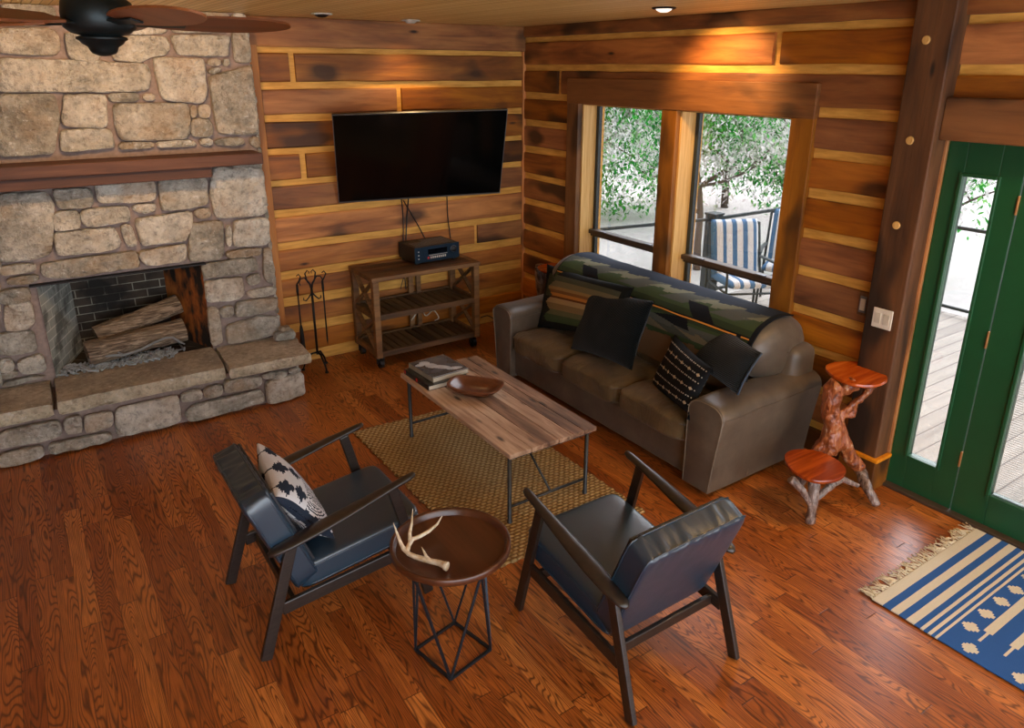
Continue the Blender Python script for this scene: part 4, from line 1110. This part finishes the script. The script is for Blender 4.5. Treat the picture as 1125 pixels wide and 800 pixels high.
# ================================================================ TELEVISION
tv = empty('television', 'large flat black television tilted forward on the log wall above the slatted cart', 'television')
yw, tl, ro, TW, THh = -.309, .419, .021, 1.43, .818
n_ = Vector((math.sin(yw)*math.cos(tl), -math.cos(yw)*math.cos(tl), -math.sin(tl))); u_ = Vector((math.cos(yw), math.sin(yw), 0)); v_ = n_.cross(u_); v_ = v_ if v_.z > 0 else -v_
uu = u_*math.cos(ro)+v_*math.sin(ro); vv = -u_*math.sin(ro)+v_*math.cos(ro)
MT = Matrix((uu, vv, n_)).transposed().to_4x4(); MT.translation = Vector((-1.344, -.43, 1.782))
tv.matrix_world = MT
b = BM(); box(b, (-TW/2, -THh/2, -.030), (TW/2, THh/2, -.002), .004); box(b, (-.40, -.36, -.055), (.40, .05, -.028), .01); obj('housing', b, MAT['black'], tv)
b = BM(); box(b, (-TW/2+.006, -THh/2+.014, -.004), (TW/2-.006, THh/2-.006, .0)); obj('screen', b, MAT['screen'], tv)
b = BM(); w_ = .0045
box(b, (-TW/2-.001, THh/2-w_, -.012), (TW/2+.001, THh/2+.001, .002)); box(b, (-TW/2-.001, -THh/2-.001, -.012), (TW/2+.001, -THh/2+.008, .002))
box(b, (-TW/2-.001, -THh/2, -.012), (-TW/2+w_, THh/2, .002)); box(b, (TW/2-w_, -THh/2, -.012), (TW/2+.001, THh/2, .002)); obj('bezel', b, MAT['silver'], tv)
b = BM(); pM = MT @ Vector((0, .05, -.05)); box(b, (pM.x-.12, -.045, 1.65), (pM.x+.12, -.022, 1.95)); 
o = obj('wall_bracket', b, MAT['iron']); o.parent = tv; o.matrix_parent_inverse = MT.inverted()
b = BM(); beam(b, (pM.x-.03, -.04, 1.82), pM+Vector((0,-.0,.0)), .04, .05); beam(b, (pM.x+.05, -.04, 1.74), MT @ Vector((.05, -.1, -.05)), .03, .03)
o = obj('bracket_arm', b, MAT['iron']); o.parent = tv; o.matrix_parent_inverse = MT.inverted()

# ================================================================ CART
CX0, CX1, CY0, CY1, CH = -1.915, -.875, -.560, -.06, .83
cart = empty('media_cart', 'rustic wooden cart with two slatted shelves, crossed ends and casters under the television', 'cart', ((CX0+CX1)/2, (CY0+CY1)/2, 0))
def cp_(name, bm, mat, smooth=False):
    o = obj(name, bm, mat, cart, smooth); o.matrix_parent_inverse = Matrix.Translation(-Vector(cart.location)); return o
b = BM(); 
for k in range(4): y0 = CY0+.055+(CY1-CY0-.11)*k/4; box(b, (CX0+.05, y0+.001, CH-.03), (CX1-.05, y0+(CY1-CY0-.11)/4-.001, CH-.002), .002)
box(b, (CX0-.01, CY0-.008, CH-.035), (CX1+.01, CY0+.055, CH), .003); box(b, (CX0-.01, CY1-.055, CH-.035), (CX1+.01, CY1+.008, CH), .003)
box(b, (CX0-.01, CY0+.055, CH-.035), (CX0+.05, CY1-.055, CH), .003); box(b, (CX1-.05, CY0+.055, CH-.035), (CX1+.01, CY1-.055, CH), .003)
set_tone(b); cp_('table_top', b, MAT['cartwood'])
pw = .055
for x in (CX0, CX1-pw):
    for y in (CY0, CY1-pw):
        b = BM(); box(b, (x, y, .105), (x+pw, y+pw, CH-.035), .004); set_tone(b); cp_('post', b, MAT['cartwood'])
for z in (.13, .465):
    b = BM(); box(b, (CX0+pw, CY0+.005, z-.02), (CX1-pw, CY0+.035, z+.03), .003); box(b, (CX0+pw, CY1-.035, z-.02), (CX1-pw, CY1-.005, z+.03), .003)
    box(b, (CX0+.008, CY0+pw, z-.02), (CX0+.036, CY1-pw, z+.03), .003); box(b, (CX1-.036, CY0+pw, z-.02), (CX1-.008, CY1-pw, z+.03), .003)
    set_tone(b); sh = cp_('shelf_frame', b, MAT['cartwood'])
    b = BM(); n_s = 13; wS = (CX1-CX0-2*.05)/n_s
    for k in range(n_s):
        x = CX0+.05+wS*k; box(b, (x, CY0+.035, z+.0), (x+wS-.016, CY1-.035, z+.018), .002)
    set_tone(b); o = obj('slats', b, MAT['cartdark'], sh)
for x in (CX0+.022, CX1-.022):
    for z0, z1 in ((.165, .44), (.50, CH-.04)):
        b = BM(); beam(b, (x, CY0+pw, z0), (x, CY1-pw, z1), .018, .035, (1,0,0)); beam(b, (x+.004, CY0+pw, z1), (x+.004, CY1-pw, z0), .018, .035, (1,0,0))
        set_tone(b); cp_('cross_brace', b, MAT['cartwood'])
b = BM()
for x in (-1.36, -1.28): box(b, (x, CY1-.03, .11), (x+.045, CY1+.0, CH-.04), .003)
set_tone(b); cp_('rear_slat', b, MAT['cartwood'])
for x in (CX0+.05, CX1-.05):
    for y in (CY0+.05, CY1-.05):
        b = BM(); tube(b, [(x-.018, y, .042), (x+.018, y, .042)], .042, 22)
        o = cp_('caster', b, MAT['black'], False); auto_smooth(o)
        b2_ = BM(); beam(b2_, (x-.022, y, .04), (x-.022, y, .108), .004, .03); beam(b2_, (x+.022, y, .04), (x+.022, y, .108), .004, .03); box(b2_, (x-.032, y-.03, .098), (x+.032, y+.03, .106))
        q = obj('caster_fork', b2_, MAT['iron'], o)

# ================================================================ RECEIVER
rv = empty('stereo_receiver', 'black stereo receiver with a silver-ringed knob and small buttons on top of the cart', 'receiver', (-1.20, -.21, CH), math.radians(2))
RW_, RD, RH = .46, .32, .145
b = BM(); box(b, (-RW_/2+.004, -RD/2+.02, .018), (RW_/2-.004, RD/2, RH+.012), .004)
obj('case', b, MAT['black'], rv)
b = BM(); box(b, (-RW_/2, -RD/2, .016), (RW_/2, -RD/2+.022, RH+.014), .004); fa = obj('front_panel', b, MAT['panel'], rv)
b = BM()
for i in range(11):
    for j in range(14):
        if j < 5 and i > 6: continue
        x = -.19+j*.0285; y = -.11+i*.022; box(b, (x, y, RH+.0118), (x+.021, y+.012, RH+.0135))
obj('top_vents', b, MAT['silver'], rv)
b = BM(); box(b, (-.10, -RD/2-.001, .085), (.10, -RD/2+.002, .13), .001); obj('display', b, MAT['display'], fa)
b = BM(); lathe(b, [(.034, 0), (.034, .004)], seg=28); lathe(b, [(.026, .004), (.026, .018), (.021, .021)], seg=28); bmesh.ops.rotate(b, verts=b.verts, cent=(0,0,0), matrix=Matrix.Rotation(PI/2, 3, 'X')); bmesh.ops.translate(b, verts=b.verts, vec=(.165, -RD/2, .105)); auto_smooth(obj('volume_knob', b, MAT['black'], fa))
b = BM(); pts = [(.165+math.cos(2*PI*k/28)*.030, -RD/2-.004, .105+math.sin(2*PI*k/28)*.030) for k in range(28)]; tube(b, pts, .0022, 6, closed=True); obj('knob_ring', b, MAT['silver'], fa, True)
for k in range(8): b = BM(); box(b, (-.075+k*.021, -RD/2-.003, .045), (-.063+k*.021, -RD/2+.001, .064), .001); obj('button', b, MAT['white'], fa)
for k in range(3): b = BM(); box(b, (-.20, -RD/2-.003, .05+k*.032), (-.188, -RD/2+.001, .060+k*.032), .001); obj('button', b, MAT['white'], fa)
b = BM(); box(b, (-.09, -RD/2-.002, .074), (.10, -RD/2+.001, .077)); obj('face_line', b, MAT['white'], fa)
b = BM(); box(b, (-.105, -RD/2-.003, .045), (-.088, -RD/2+.001, .064), .001); obj('sticker', b, MAT['red'], fa)
for x in (-.19, .19):
    for y in (-.12, .12):
        b = BM(); lathe(b, [(.02, 0), (.022, .018)], (x, y, 0), 16); obj('foot', b, MAT['black'], rv)
# cables
def cable(name, pix, yv, r, mat, label, group=None):
    b = BM(); P = [on(x, y, 1, v) for (x, y), v in zip(pix, yv)]; Q = []
    for i in range(len(P)-1):
        for k in range(6):
            t = k/6; p0 = P[max(i-1,0)]; p1 = P[i]; p2 = P[i+1]; p3 = P[min(i+2, len(P)-1)]
            Q.append(.5*((2*p1)+(p2-p0)*t+(2*p0-5*p1+4*p2-p3)*t*t+(3*p1-p0-3*p2+p3)*t**3))
    Q.append(P[-1]); tube(b, Q, r, 6); return tag(obj(name, b, MAT[mat], None, True), label, 'cable', group)
cable('power_cable', ((441,218),(443,240),(443,268)), (-.07,-.035,-.045), .005, 'black', 'leftmost black cable hanging straight from the television to the receiver')
cable('video_cable', ((449,216),(447,240),(446,264)), (-.07,-.035,-.05), .006, 'black', 'thicker black cable hanging just right of the leftmost one below the television')
cable('speaker_cable', ((443,220),(455,240),(467,262)), (-.05,-.035,-.05), .005, 'black', 'black cable slanting down to the right from the television to the receiver')
cable('antenna_cable', ((491,215),(492,238),(495,262)), (-.08,-.035,-.05), .005, 'black', 'thin black cable hanging alone at the right below the television')
cable('white_cable', ((452,352),(462,340),(468,347),(476,341),(482,349),(478,352)), (-.2,-.14,-.22,-.12,-.2,-.15), .006, 'white', 'tangled white cable lying on the lower slatted shelf of the cart')
cable('black_cable', ((446,318),(444,305),(440,318)), (-.045,-.04,-.045), .004, 'black', 'black cable looping behind the cart under its top, left side')
cable('floor_cable', ((528,349),(536,347),(545,352)), (-.03,-.03,-.03), .005, 'black', 'black cable along the wall bottom between the cart and the sofa')

# ================================================================ FIRE TOOLS
ft = empty('fireplace_tool_stand', 'black wrought iron fireplace tool stand with scrolled top beside the hearth', 'fireplace tools', (-2.33, -.24, 0))
def arc(c, r, a0, a1, n=14, ax='x'):
    out = []
    for k in range(n+1):
        a = a0+(a1-a0)*k/n; out.append(Vector((c[0]+math.cos(a)*r*(1 if ax == 'x' else 0), c[1]+(math.cos(a)*r if ax == 'y' else 0), c[2]+math.sin(a)*r)))
    return out
b = BM(); tube(b, [(0,0,.14), (0,0,.74)], .010, 10); obj('pole', b, MAT['iron'], ft, True)
for k in range(3):
    a = -PI/2+2*PI*k/3+.2; d = Vector((math.cos(a), math.sin(a), 0))
    b = BM(); tube(b, [Vector((0,0,.16)), d*.05+Vector((0,0,.15)), d*.11+Vector((0,0,.07)), d*.13+Vector((0,0,.012))], [.009,.009,.008,.007], 8); lathe(b, [(.001, 0), (.014, .004), (.016, .012), (.008, .022)], tuple(d*.13), 12); obj('leg', b, MAT['iron'], ft, True)
b = BM()
for s in (-1, 1):
    tube(b, [(0,0,.72), (s*.012,0,.78), (s*.05,0,.835), (s*.085,0,.83), (s*.10,0,.80), (s*.09,0,.775)], [.008,.008,.007,.006,.005,.004], 8)
    tube(b, [(0,0,.70), (s*.03,0,.66), (s*.055,0,.635), (s*.075,0,.645), (s*.073,0,.665)], [.007,.006,.006,.005,.004], 8)
    tube(b, [(0,0,.76), (s*.03,0,.80), (s*.045,0,.87), (s*.025,0,.895), (s*.008,0,.88), (s*.012,0,.865)], [.007,.006,.006,.005,.004,.003], 8)
obj('scroll_head', b, MAT['iron'], ft, True)
def tool(nm, x, y, z0, z1, label, kind):
    b = BM(); t = empty(nm, label, 'fireplace tool', (x, y, 0)); tube(b, [(0,0,z0), (0,0,z1)], [.007, .006], 8)
    tube(b, [(0,0,z1-.10), (0,0,z1-.06), (0,0,z1)], [.006, .012, .009], 8); tube(b, [(0,0,z1), (.02,0,z1+.03), (.035,0,z1+.06), (.02,0,z1+.085), (.0,0,z1+.07)], [.007,.006,.006,.005,.004], 8)
    obj('shaft', b, MAT['iron'], t, True)
    b = BM()
    if kind == 'brush': tube(b, [(0,0,z0-.02), (0,0,z0+.02), (0,0,z0+.18), (0,0,z0+.22)], [.022,.022,.016,.008], 12)
    if kind == 'poker': tube(b, [(0,0,z0+.05), (0,0,z0), (0,-.0,z0-.05)], [.007,.008,.001], 8)
    obj('head', b, MAT['iron'], t, True); return t
tool('hearth_brush', -2.44, -.21, .20, .78, 'black hearth brush hanging at the left of the iron stand', 'brush')
tool('fire_poker', -2.225, -.22, .25, .78, 'slim black poker hanging at the right of the iron stand', 'poker')

# ================================================================ TREE SLAB TABLES
def slab_top(bm, pts, z0, z1, seed):
    P = []
    m = len(pts)
    for i in range(m):
        p0, p1, p2, p3 = pts[i-1], pts[i], pts[(i+1) % m], pts[(i+2) % m]
        for k in range(6):
            t = k/6; P.append(.5*((2*p1)+(p2-p0)*t+(2*p0-5*p1+4*p2-p3)*t*t+(3*p1-p0-3*p2+p3)*t**3))
    c = sum(P, Vector())/len(P); rings = []
    for s_, z in ((.90, z0), (.97, z0+.008), (1.0, (z0+z1)/2), (1.0, z1-.006), (.985, z1), (.6, z1), (.3, z1)):
        rings.append([bm.verts.new(((c+(p-c)*s_*(1+.012*noise.noise(p*22+Vector((0,0,seed))))).x, (c+(p-c)*s_*(1+.012*noise.noise(p*22))).y, z)) for p in P])
    k = len(P)
    for a, b2 in zip(rings, rings[1:]):
        for i in range(k): bm.faces.new((a[i], a[(i+1) % k], b2[(i+1) % k], b2[i]))
    bm.faces.new(rings[0][::-1]); bm.faces.new(rings[-1]); bmesh.ops.recalc_face_normals(bm, faces=bm.faces)
st = empty('tree_slab_stand', 'two-tier red cedar tree slab stand with gnarled root legs beside the sofa', 'plant stand', (-.55, -4.0, 0))
def stp(name, bm, mat, smooth=True):
    o = obj(name, bm, mat, st, smooth); o.matrix_parent_inverse = Matrix.Translation(-Vector(st.location)); return o
def Z5(x, y): return (840+x/3.48, 370+y/3.48)
ZT, ZS = .775, .345
top = [onp(*Z5(x, y), (0,0,ZT), (0,0,1)) for x, y in ((232,115),(262,97),(350,93),(420,118),(472,156),(430,184),(340,180),(262,148))]
seat = [onp(*Z5(x, y), (0,0,ZS), (0,0,1)) for x, y in ((75,458),(108,431),(190,433),(262,460),(312,505),(285,542),(195,550),(110,512))]
b = BM(); slab_top(b, [Vector((p.x, p.y, 0)) for p in top], ZT-.028, ZT, 1); set_tone(b); auto_smooth(stp('upper_slab', b, MAT['slabred']), 40)
b = BM(); slab_top(b, [Vector((p.x, p.y, 0)) for p in seat], ZS-.03, ZS, 2); set_tone(b); auto_smooth(stp('lower_slab', b, MAT['slabred']), 40)
tc = sum(top, Vector())/8; sc_ = sum(seat, Vector())/8
def vpt(x, y, P=(-.42,-3.95,0)):     # point on a plane facing the room through P
    return onp(*Z5(x, y), P, (-.55, -.83, 0))
b = BM(); Pk = (-.33, -3.97, 0)
def vp(x, y, dx=0): p = onp(*Z5(x, y), (Pk[0], Pk[1]+dx, 0), (-.5, -.86, 0)); return p
trunk = [vp(285,180), vp(262,205), vp(250,270), vp(262,340), vp(258,400), vp(235,440)]
tube(b, trunk, [.06,.058,.052,.056,.070,.065], 14)
tube(b, [vp(262,360), vp(225,415), vp(180,450)], [.05,.045,.03], 12)
tube(b, [vp(345,180), vp(310,200), vp(275,215)], [.05,.04,.03], 10)
tube(b, [vp(420,180), vp(385,215), vp(345,255), vp(300,290), vp(285,330)], [.020,.022,.024,.022,.03], 10)
tube(b, [vp(350,262), vp(335,300), vp(300,300)], [.018,.02,.02], 8)
tube(b, [vp(285,330), vp(300,400), vp(330,460), vp(365,500)], [.035,.045,.045,.04], 12)
o = stp('root_trunk', b, MAT['root']); remesh(o, .006, 2)
tx = bpy.data.textures.new('gnarl', 'CLOUDS'); tx.noise_scale = .06; tx.noise_depth = 3
md = o.modifiers.new('gnarl', 'DISPLACE'); md.texture = tx; md.strength = .03; md.mid_level = .5
def root_leg(pts, rad, nm='leg'):
    b = BM(); tube(b, pts, rad, 12); o = stp(nm, b, MAT['root_grey']); remesh(o, .005, 2); m = o.modifiers.new('gnarl', 'DISPLACE'); m.texture = tx; m.strength = .016; m.mid_level = .5
f1 = Vector((-.80, -4.085, 0)); f2 = Vector((-.305, -4.195, 0))
root_leg([f1+Vector((0,0,.022)), f1.lerp(Vector((sc_.x, sc_.y-.03, 0)), .15)+Vector((0,0,.16)), Vector((sc_.x-.03, sc_.y-.03, ZS-.03))], [.026,.028,.04])
root_leg([f2+Vector((0,0,.022)), f2+Vector((-.02,.05,.10)), vp(365,510)+Vector((0,0,.0)), vp(340,480)], [.026,.028,.034,.035])
root_leg([Vector((-.50,-3.80,.025)), Vector((-.52,-3.84,.18)), Vector((-.56,-3.92,ZS-.03))], [.03,.03,.035])
root_leg([Vector((-.78,-4.05,.12)), Vector((-.66,-4.07,.19)), Vector((-.50,-4.06,.20)), Vector((-.40,-4.12,.15))], [.018,.022,.02,.012], 'root_stretcher')
root_leg([Vector((-.92,-4.0,ZS-.035)), Vector((-.86,-4.05,.24)), Vector((-.80,-4.07,.14))], [.024,.02,.016], 'root_stretcher')
# corner table
kt = empty('corner_table', 'small live-edge red wood table in the corner behind the far end of the sofa', 'side table', (-.19, -.60, 0))
b = BM(); P_ = [onp(x, y, (0,0,.74), (0,0,1)) for x, y in ((590.5,293.5),(598,290),(612,289),(628,292),(630,296),(618,300),(602,299))]
slab_top(b, [Vector((p.x+.19, p.y+.6, 0)) for p in P_], .71, .74, 4); set_tone(b); auto_smooth(obj('table_top', b, MAT['slabred'], kt), 40)
b = BM(); tube(b, [(0,0,.04), (.02,.0,.3), (-.02,0,.5), (0,0,.712)], [.07,.045,.05,.07], 12); 
for k in range(3): a = k*2.1; tube(b, [(0,0,.12), (math.cos(a)*.08, math.sin(a)*.08, .07), (math.cos(a)*.13, math.sin(a)*.13, .02)], [.035,.028,.022], 8)
tube(b, [(0,0,.5), (-.07,-.04,.62), (-.11,-.05,.71)], [.03,.02,.015], 8)
o = obj('root_leg', b, MAT['root_grey'], kt, True); remesh(o, .007, 2); m = o.modifiers.new('g', 'DISPLACE'); m.texture = tx; m.strength = .02

# ================================================================ SWITCHES, CEILING LIGHTS
sw = empty('light_switch', 'single white rocker switch in a wooden backing block on the log wall', 'light switch', (0,0,0))
b = BM(); box(b, (-.042, -3.80, 1.055), (-.028, -3.725, 1.205), .006); obj('backing_block', b, MAT['casing'], sw)
set_ = BM(); box(set_, (-.048, -3.785, 1.075), (-.042, -3.738, 1.18), .003); obj('switch_frame', set_, MAT['silver'], sw)
b = BM(); box(b, (-.052, -3.778, 1.09), (-.047, -3.745, 1.165), .002); obj('rocker', b, MAT['white'], sw)
ou = empty('switch_plate', 'square cream double switch plate on the timber post by the green door', 'light switch', (0,0,0))
b = BM(); box(b, (-.158, -4.015, 1.05), (-.1505, -3.895, 1.17), .004); obj('cover_plate', b, MAT['white'], ou)
for yy in (-3.982, -3.928):
    b = BM(); box(b, (-.161, yy-.018, 1.078), (-.157, yy+.018, 1.142), .002); obj('rocker', b, simple('switch_rocker', srgb(196,186,168), .4), ou)
def downlight(x, y, label, power, tilt=None, lens=True):
    t = empty('recessed_light', label, 'ceiling light', (x, y, CZ), 0, 'recessed ceiling lights')
    b = BM(); lathe(b, [(.055, -.001), (.075, -.001), (.078, -.006), (.066, -.012), (.055, -.008)], seg=32, cap=False); obj('trim_ring', b, MAT['iron'] if lens else MAT['white'], t, True)
    b = BM(); lathe(b, [(.001, -.030), (.025, -.028), (.045, -.018), (.056, -.003)], seg=28); obj('lamp_lens', b, MAT['lamp'] if lens else (MAT['white'] if power else MAT['iron']), t, True)
    if power:
        l = bpy.data.lights.new('bulb', 'SPOT'); l.energy = power; l.color = SPOT_COL; l.spot_size = math.radians(84 if tilt else 125); l.spot_blend = .8; l.shadow_soft_size = .05
        lo = bpy.data.objects.new('bulb', l); COL.objects.link(lo); lo.parent = t; lo.location = (0, 0, -.045)
        if tilt: lo.rotation_euler = tilt
n = N('lamp_lens'); n.put(n.b.inputs['Emission Color'], (1,.85,.75)); n.b.inputs['Emission Strength'].default_value = 1.2; MAT['lamp'] = n.out(srgb(200,190,180), .3)
downlight(-.66, -2.50, 'recessed ceiling light above the windows', SPOT_POWER, (0, math.radians(-52), 0))
downlight(-1.333, -.30, 'recessed ceiling light above the television', SPOT_POWER*.25, None, False)
downlight(-2.19, -.60, 'unlit recessed ceiling light nearest the stone chimney', 0, None, False)
for x, y, p in EXTRA_LIGHTS:
    t = empty('recessed_light', 'recessed ceiling light %s' % EXTRA_LABEL.pop(0), 'ceiling light', (x, y, CZ))
    b = BM(); lathe(b, [(.055, -.001), (.075, -.001), (.078, -.006), (.066, -.012), (.055, -.008)], seg=32, cap=False); obj('trim_ring', b, MAT['iron'], t, True)
    b = BM(); lathe(b, [(.001, -.030), (.025, -.028), (.045, -.018), (.056, -.003)], seg=28); obj('lamp_lens', b, MAT['lamp'], t, True)
    l = bpy.data.lights.new('bulb', 'SPOT'); l.energy = p; l.color = SPOT_COL; l.spot_size = math.radians(125); l.spot_blend = .8; l.shadow_soft_size = .05
    lo = bpy.data.objects.new('bulb', l); COL.objects.link(lo); lo.parent = t; lo.location = (0, 0, -.045)
    if y > -3: lo.rotation_euler = (math.radians(76), 0, 0); l.spot_size = math.radians(84); l.color = (1, .58, .24)

# ================================================================ CEILING FAN
FC = Vector((-3.90, -3.14, 0))
fan = empty('ceiling_fan', 'dark ceiling fan with reddish wooden blades at the top left', 'ceiling fan', (FC.x, FC.y, CZ))
b = BM(); lathe(b, [(.005, 0), (.075, 0), (.075, -.03), (.04, -.06), (.04, -.12), (.07, -.14), (.105, -.165), (.112, -.20), (.110, -.245), (.09, -.262), (.06, -.27), (.06, -.275)], seg=40, cap=False); obj('motor_housing', b, MAT['fanm'], fan, True)
b = BM(); lathe(b, [(.06, -.270), (.078, -.274), (.078, -.282), (.070, -.286), (.062, -.296), (.046, -.306), (.042, -.318), (.036, -.326), (.016, -.334), (.001, -.335)], seg=32, cap=False); obj('lower_cap', b, MAT['fanm'], fan, True)
for k in range(5):
    a = FAN_A+2*PI*k/5
    Rz = Matrix.Rotation(a, 4, 'Z'); Pt = Matrix.Rotation(math.radians(-15), 4, 'X')
    b = BM(); prof = [(.16,.045),(.22,.062),(.30,.074),(.40,.080),(.48,.076),(.55,.064),(.60,.046),(.63,.026),(.64,.010)]
    L_ = [(x, w) for x, w in prof]
    ptsT = [Vector((x, w, 0)) for x, w in L_]+[Vector((x, -w, 0)) for x, w in L_[::-1]]
    tp = [b.verts.new(p+Vector((0,0,.004))) for p in ptsT]; bt_ = [b.verts.new(p-Vector((0,0,.004))) for p in ptsT]
    b.faces.new(tp); b.faces.new(bt_[::-1])
    for i in range(len(tp)): b.faces.new((tp[i], bt_[i], bt_[(i+1) % len(tp)], tp[(i+1) % len(tp)]))
    bmesh.ops.recalc_face_normals(b, faces=b.faces)
    xform(b.verts, Matrix.Translation((0,0,-.222)) @ Rz @ Pt); set_tone(b); bl = obj('blade', b, MAT['blade'], fan)
    b = BM(); vs_ = box(b, (.10, -.022, -.012), (.27, .022, -.005), .003); xform(b.verts, Matrix.Translation((0,0,-.222)) @ Rz @ Pt); obj('blade_iron', b, MAT['fanm'], bl)

# ================================================================ OUTSIDE
b = BM(); box(b, (.26, -9, -.16), (4.1, -.55, -.06)); structure('deck', b, MAT['deck'])
b = BM(); box(b, (.27, -40, -1.6), (60, 40, -1.3)); structure('ground', b, MAT['gravel'])
dr = empty('deck_railing', 'dark green deck railing with posts and thin rails beyond the windows and door', 'railing', (4.1, -4, 0))
def drp(name, bm):
    o = obj(name, bm, MAT['railm'], dr); o.matrix_parent_inverse = Matrix.Translation(-Vector(dr.location)); return o
for x, y in ((2.2,-.60), (4.05,-.62), (4.05,-2.1), (4.05,-5.2), (4.05,-7.5)):
    b = BM(); box(b, (x-.07, y-.07, -.06), (x+.07, y+.07, .95), .005); box(b, (x-.08, y-.08, .95), (x+.08, y+.08, .97), .004); drp('rail_post', b)
b = BM(); beam(b, (2.2,-.60,.90), (4.05,-.62,.90), .035, .035); beam(b, (2.2,-.60,.06), (4.05,-.62,.06), .03, .03); drp('rail', b)
b = BM(); beam(b, (4.05,-.62,.90), (4.05,-7.5,.90), .035, .035); beam(b, (4.05,-.62,.02), (4.05,-7.5,.02), .03, .03); drp('rail', b)
b = BM(); beam(b, (.40,-.60,.98), (2.2,-.60,.90), .03, .03); drp('rail', b)
# patio chairs
PW, PB = srgb(222,222,222), srgb(84,122,160)
def patio(label, loc, rz):
    t = empty('patio_chair', label, 'patio chair', loc, rz, 'patio chairs on the deck')
    def stripe(u, v): return PB if (u*4.6) % 1 < .42 else PW
    for nm, fn in (('seat_cushion', lambda u, v: Vector((-.26+.52*u, .28-.52*v, .44-.03*(1-v)))), ('back_cushion', lambda u, v: Vector((-.26+.52*u, .27+.16*v, .44+.60*v)))):
        bm = BM()
        def sh(s_):
            def g_(u, v):
                p = fn(u, v); q = fn(u, min(1, v+.01)) - fn(u, max(0, v-.01)); nn = Vector((1,0,0)).cross(q).normalized(); 
                t_ = (max(0, 1-(2*u-1)**6)*max(0, 1-(2*v-1)**6))**.5
                return p+nn*(s_*.05*t_)+Vector((0,0,.05 if nm[0] == 's' else 0))
            return g_
        for s_ in (1, -1):
            V, F = grid(bm, sh(s_), 40, 18); paint(bm, F, stripe)
        bmesh.ops.remove_doubles(bm, verts=bm.verts, dist=.001); bmesh.ops.recalc_face_normals(bm, faces=bm.faces)
        obj(nm, bm, MAT['pat'], t, True)
    for s in (-1, 1):
        b = BM(); tube(b, [(s*.30,-.26,.0), (s*.30,-.27,.40), (s*.30,-.25,.64)], .014, 8); obj('leg', b, MAT['railm'], t, True)
        b = BM(); tube(b, [(s*.30,.34,.0), (s*.30,.30,.42), (s*.29,.44,1.0)], .014, 8); obj('leg', b, MAT['railm'], t, True)
        b = BM(); tube(b, [(s*.30,-.27,.645), (s*.31,.0,.66), (s*.30,.34,.65)], [(.028,.012)]*3, 8); obj('armrest', b, MAT['railm'], t, True)
    b = BM(); 
    for y, z in ((-.25,.41), (.28,.40)): tube(b, [(-.30,y,z), (.30,y,z)], .012, 8)
    for s in (-.28, .28): tube(b, [(s,-.25,.41), (s,.28,.40)], .012, 8)
    tube(b, [(-.29,.44,1.0), (.29,.44,1.0)], .012, 8)
    obj('frame', b, MAT['railm'], t, True); return t
pc1 = patio('deck chair with blue and white striped cushion, in full view beyond the right window', PATIO1[:3], PATIO1[3])
dup(pc1, PATIO2[:3], PATIO2[3], 'second deck chair, partly cut off by the right edge of the right window', 'patio chairs on the deck')
# trees
def tree(name, x, y, z0, h, crown, nleaf, label, mat, seed, lsz=.09, cz=None):
    rnd = random.Random(seed); t = empty(name, label, 'tree', (x, y, z0), 0, None)
    b = BM(); tips = []
    def br(p, d, L, r, lv):
        pts = [p]; dd = d.copy(); n_ = 5
        for i in range(n_):
            dd = (dd+Vector((rnd.uniform(-.25,.25), rnd.uniform(-.25,.25), rnd.uniform(-.05,.18)))).normalized(); pts.append(pts[-1]+dd*L/n_)
        tube(b, pts, [r*(1-.12*i) for i in range(n_+1)], 6)
        if lv < 3:
            for k in range(4 if lv else 6):
                q = pts[rnd.randint(2, n_)]; a = rnd.uniform(0, 2*PI); d2 = Vector((math.cos(a), math.sin(a), rnd.uniform(.1,.9))).normalized(); br(q, d2, L*rnd.uniform(.45,.65), r*.45, lv+1)
        if lv >= 1: tips.extend(pts[2:])
    br(Vector((0,0,0)), Vector((0,0,1)), h*.6, .09*h/5, 0)
    obj('trunk', b, MAT['bark'], t, True)
    b = BM(); L = b.loops.layers.float_color.new('tone'); cc = Vector((0,0,cz if cz is not None else h*.6))
    for k in range(nleaf):
        if rnd.random() < .65 and tips: p = rnd.choice(tips)+Vector((rnd.gauss(0,.28), rnd.gauss(0,.28), rnd.gauss(0,.25)))
        else:
            while True:
                p = Vector((rnd.uniform(-1,1), rnd.uniform(-1,1), rnd.uniform(-1,1)))
                if p.length < 1: break
            p = Vector((p.x*crown[0], p.y*crown[1], p.z*crown[2]))+cc
            if noise.noise(p*.9+Vector((seed,0,0))) < -.12: continue
        s = lsz*rnd.uniform(.6, 1.3); M_ = Matrix.Rotation(rnd.uniform(0, 6.28), 3, 'Z') @ Matrix.Rotation(rnd.uniform(-1.2, 1.2), 3, 'X')
        q = [p+M_ @ Vector(v_) for v_ in ((0,-s,0), (s*.45,0,s*.1), (0,s,0), (-s*.45,0,s*.1))]
        f = b.faces.new([b.verts.new(v_) for v_ in q]); c = (min(1, max(0, .5+.5*noise.noise(p*1.1)+rnd.gauss(0,.2))), 0, 0, 1)
        for l in f.loops: l[L] = c
    obj('foliage', b, mat, t); return t
for a in TREES: tree(*a)
